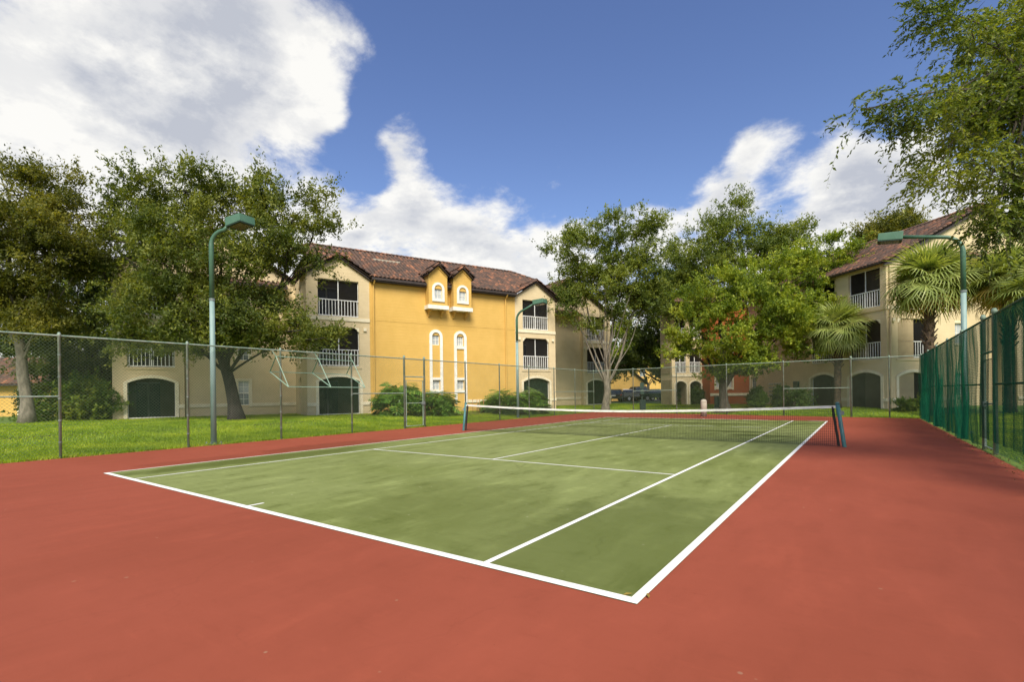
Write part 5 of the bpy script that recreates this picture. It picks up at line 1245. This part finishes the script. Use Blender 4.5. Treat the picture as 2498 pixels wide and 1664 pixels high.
def utility_box():
    p = at(1757, 960, 35.2); g = float(gz(p[0], p[1])); T = thing('utility_box', 'dark green utility box at foot of the bright oak', 'utility box', (p[0], p[1], g), math.radians(38))
    MB().box(-.36, .36, -.3, .3, -.1, .08).build('pad', 'concrete', T)
    MB().box(-.33, .33, -.27, .27, .081, .80).build('cabinet', 'utility', T, bevel=.02); MB().prism([(-.36, -.3, .801), (.36, -.3, .801), (.36, .3, .86), (-.36, .3, .86)], (0, 0, .04)).build('lid', 'utility', T)
    MB().box(-.02, .06, -.30, -.271, .42, .5).build('latch', 'galv', T)
utility_box()
def pipes():
    for i, u in enumerate((1092, 1107)):
        p = atD(u, 945, 32.6); g = float(gz(p[0], p[1])); T = thing('standpipe', ('left' if i == 0 else 'right') + ' one of two thin rusty pipe loops before the yellow wall', 'pipe', (p[0], p[1], g), math.radians(67), 'rusty pipe loops')
        MB().tube([(-.16, 0, -.1), (-.16, 0, .92), (.16, 0, .92), (.16, 0, -.1)], .02, 8).build('pipe_loop', 'pipe', T, True)
        MB().lathe([(.04, .5), (.05, .52), (.05, .58), (.04, .6)], (-.16, 0, 0), 8).build('valve', 'pipe', T)
pipes()
def car(label, u, dep, rz, paint, kind='sedan', face=-1):
    p = at(u, 960, dep); T = thing('parked_car', label, 'car', (p[0], p[1], .352), rz, 'cars parked beyond the lawn')
    L = {'sedan': 4.6, 'suv': 4.7, 'hatch': 4.2, 'pickup': 5.3}[kind]; h = L / 2; w = .9
    prof = {'sedan': [(-h, .35), (-h, .78), (-h + .1, .95), (-h + .95, 1.0), (-h + 1.6, 1.42), (.35, 1.44), (1.15, .98), (h - .15, .82), (h, .62), (h, .35)],
            'hatch': [(-h, .35), (-h, .85), (-h + .12, 1.0), (-h + .55, 1.40), (-.4, 1.5), (.35, 1.46), (1.1, 1.0), (h - .1, .80), (h, .6), (h, .35)],
            'suv': [(-h, .4), (-h, 1.0), (-h + .1, 1.1), (-h + .4, 1.68), (-.4, 1.76), (.4, 1.72), (1.1, 1.12), (h - .1, 1.0), (h, .75), (h, .4)],
            'pickup': [(-h, .5), (-h, 1.05), (-h + .05, 1.1), (-.45, 1.1), (-.35, 1.75), (.75, 1.78), (1.35, 1.15), (h - .1, 1.02), (h, .75), (h, .5)]}[kind]
    b = MB(); zb = prof[0][1]
    def half(z): return w * (1. if z < 1.0 else 1 - .26 * min(1, (z - 1.0) / .6)) * (.97 if z < .45 else 1)
    A = [b.pt((x, -half(z), z)) for x, z in prof]; Bq = [b.pt((x, half(z), z)) for x, z in prof]; n = len(prof)
    b.f += [A[::-1], Bq]
    for i in range(n): b.f.append([A[i], A[(i + 1) % n], Bq[(i + 1) % n], Bq[i]])
    b.build('body', paint, T, bevel=.05)
    roofz = max(z for x, z in prof); belt = 1.0 if kind in ('sedan', 'hatch') else 1.12
    gl = [(x, z) for x, z in prof if z >= belt - .02]; xs0, xs1 = gl[0][0] + .25, gl[-1][0] - .15
    tops = [x for x, z in prof if z > roofz - .1]; t0, t1 = min(tops) - .02, max(tops) + .02
    for s in (-1, 1):
        y0 = s * (half(belt + .04) + .008); y1 = s * (half(roofz - .1) + .008); m_ = (t0 + t1) / 2
        q = MB(); q.poly([(max(xs0, t0 - .5), y0, belt + .04), (m_ - .04, y0, belt + .04), (m_ - .04, y1, roofz - .1), (t0 + .05, y1, roofz - .1)]); q.poly([(m_ + .04, y0, belt + .04), (min(xs1, t1 + .55), y0, belt + .04), (t1 - .05, y1, roofz - .1), (m_ + .04, y1, roofz - .1)]); q.build('side_window', 'carglass', T)
        MB().box(-h - .012, -h + .03, s * .82 - .12, s * .82 + .06, .72, .88).build('tail_lamp', 'taillight', T); MB().box(h - .08, h + .012, s * .68 - .16, s * .68 + .16, .58, .70).build('headlight', 'headlamp', T)
        for x in (-h + .85, h - .85):
            wm = MB().tube([(x, s * .70, .33), (x, s * .915, .33)], .33, 18).build('wheel', 'tyre', T); MB().tube([(x, s * .916, .33), (x, s * .925, .33)], .2, 12).build('rim', 'rim', wm)
        MB().box(.75, .95, s * .92 - .08 * (s < 0), s * .92 + .08 * (s > 0), belt - .02, belt + .12).build('mirror', paint, T)
    for i in range(len(prof) - 1):                      # windscreen and rear window lie on the sloping panels
        (xa, za), (xb, zb2) = prof[i], prof[i + 1]
        if abs(za - zb2) > .3 and min(za, zb2) > .9:
            nx, nz = -(zb2 - za), (xb - xa); l = math.hypot(nx, nz); nx, nz = nx / l * .012, nz / l * .012
            def P_(t, s): x, z = xa + (xb - xa) * t + nx, za + (zb2 - za) * t + nz; return (x, s * (half(z) - .07), z)
            MB().poly([P_(.08, -1), P_(.92, -1), P_(.92, 1), P_(.08, 1)]).build('windscreen' if xa > 0 else 'rear_window', 'carglass', T)
    MB().box(-h - .02, -h + .04, -.8, .8, .38, .58).build('bumper', 'plasticdark', T); MB().box(h - .04, h + .02, -.8, .8, .38, .56).build('bumper', 'plasticdark', T)
    MB().box(-h - .026, -h - .021, -.25, .25, .66, .78).build('licence_plate', 'car_white', T)
RZ = math.radians(35)
car('black hatchback parked leftmost beside the pale forked trunk', 1502, 58.5, RZ + 1.25, 'car_black', 'hatch')
car('small white car mostly hidden beside the black hatchback', 1534, 62, RZ + 1.3, 'car_white', 'hatch')
car('charcoal pickup parked behind the fence post and waste bin', 1552, 60.5, RZ + .45, 'car_charcoal', 'pickup')
car('dark green sedan parked right of the charcoal pickup', 1596, 61, RZ + .25, 'car_green', 'sedan')
car('silver sedan parked farthest right by the thick trunk', 1622, 66, RZ + .3, 'car_silver', 'sedan')
car('brown car in the second row before yellow garage', 1522, 68, RZ + .2, 'car_brown', 'sedan')
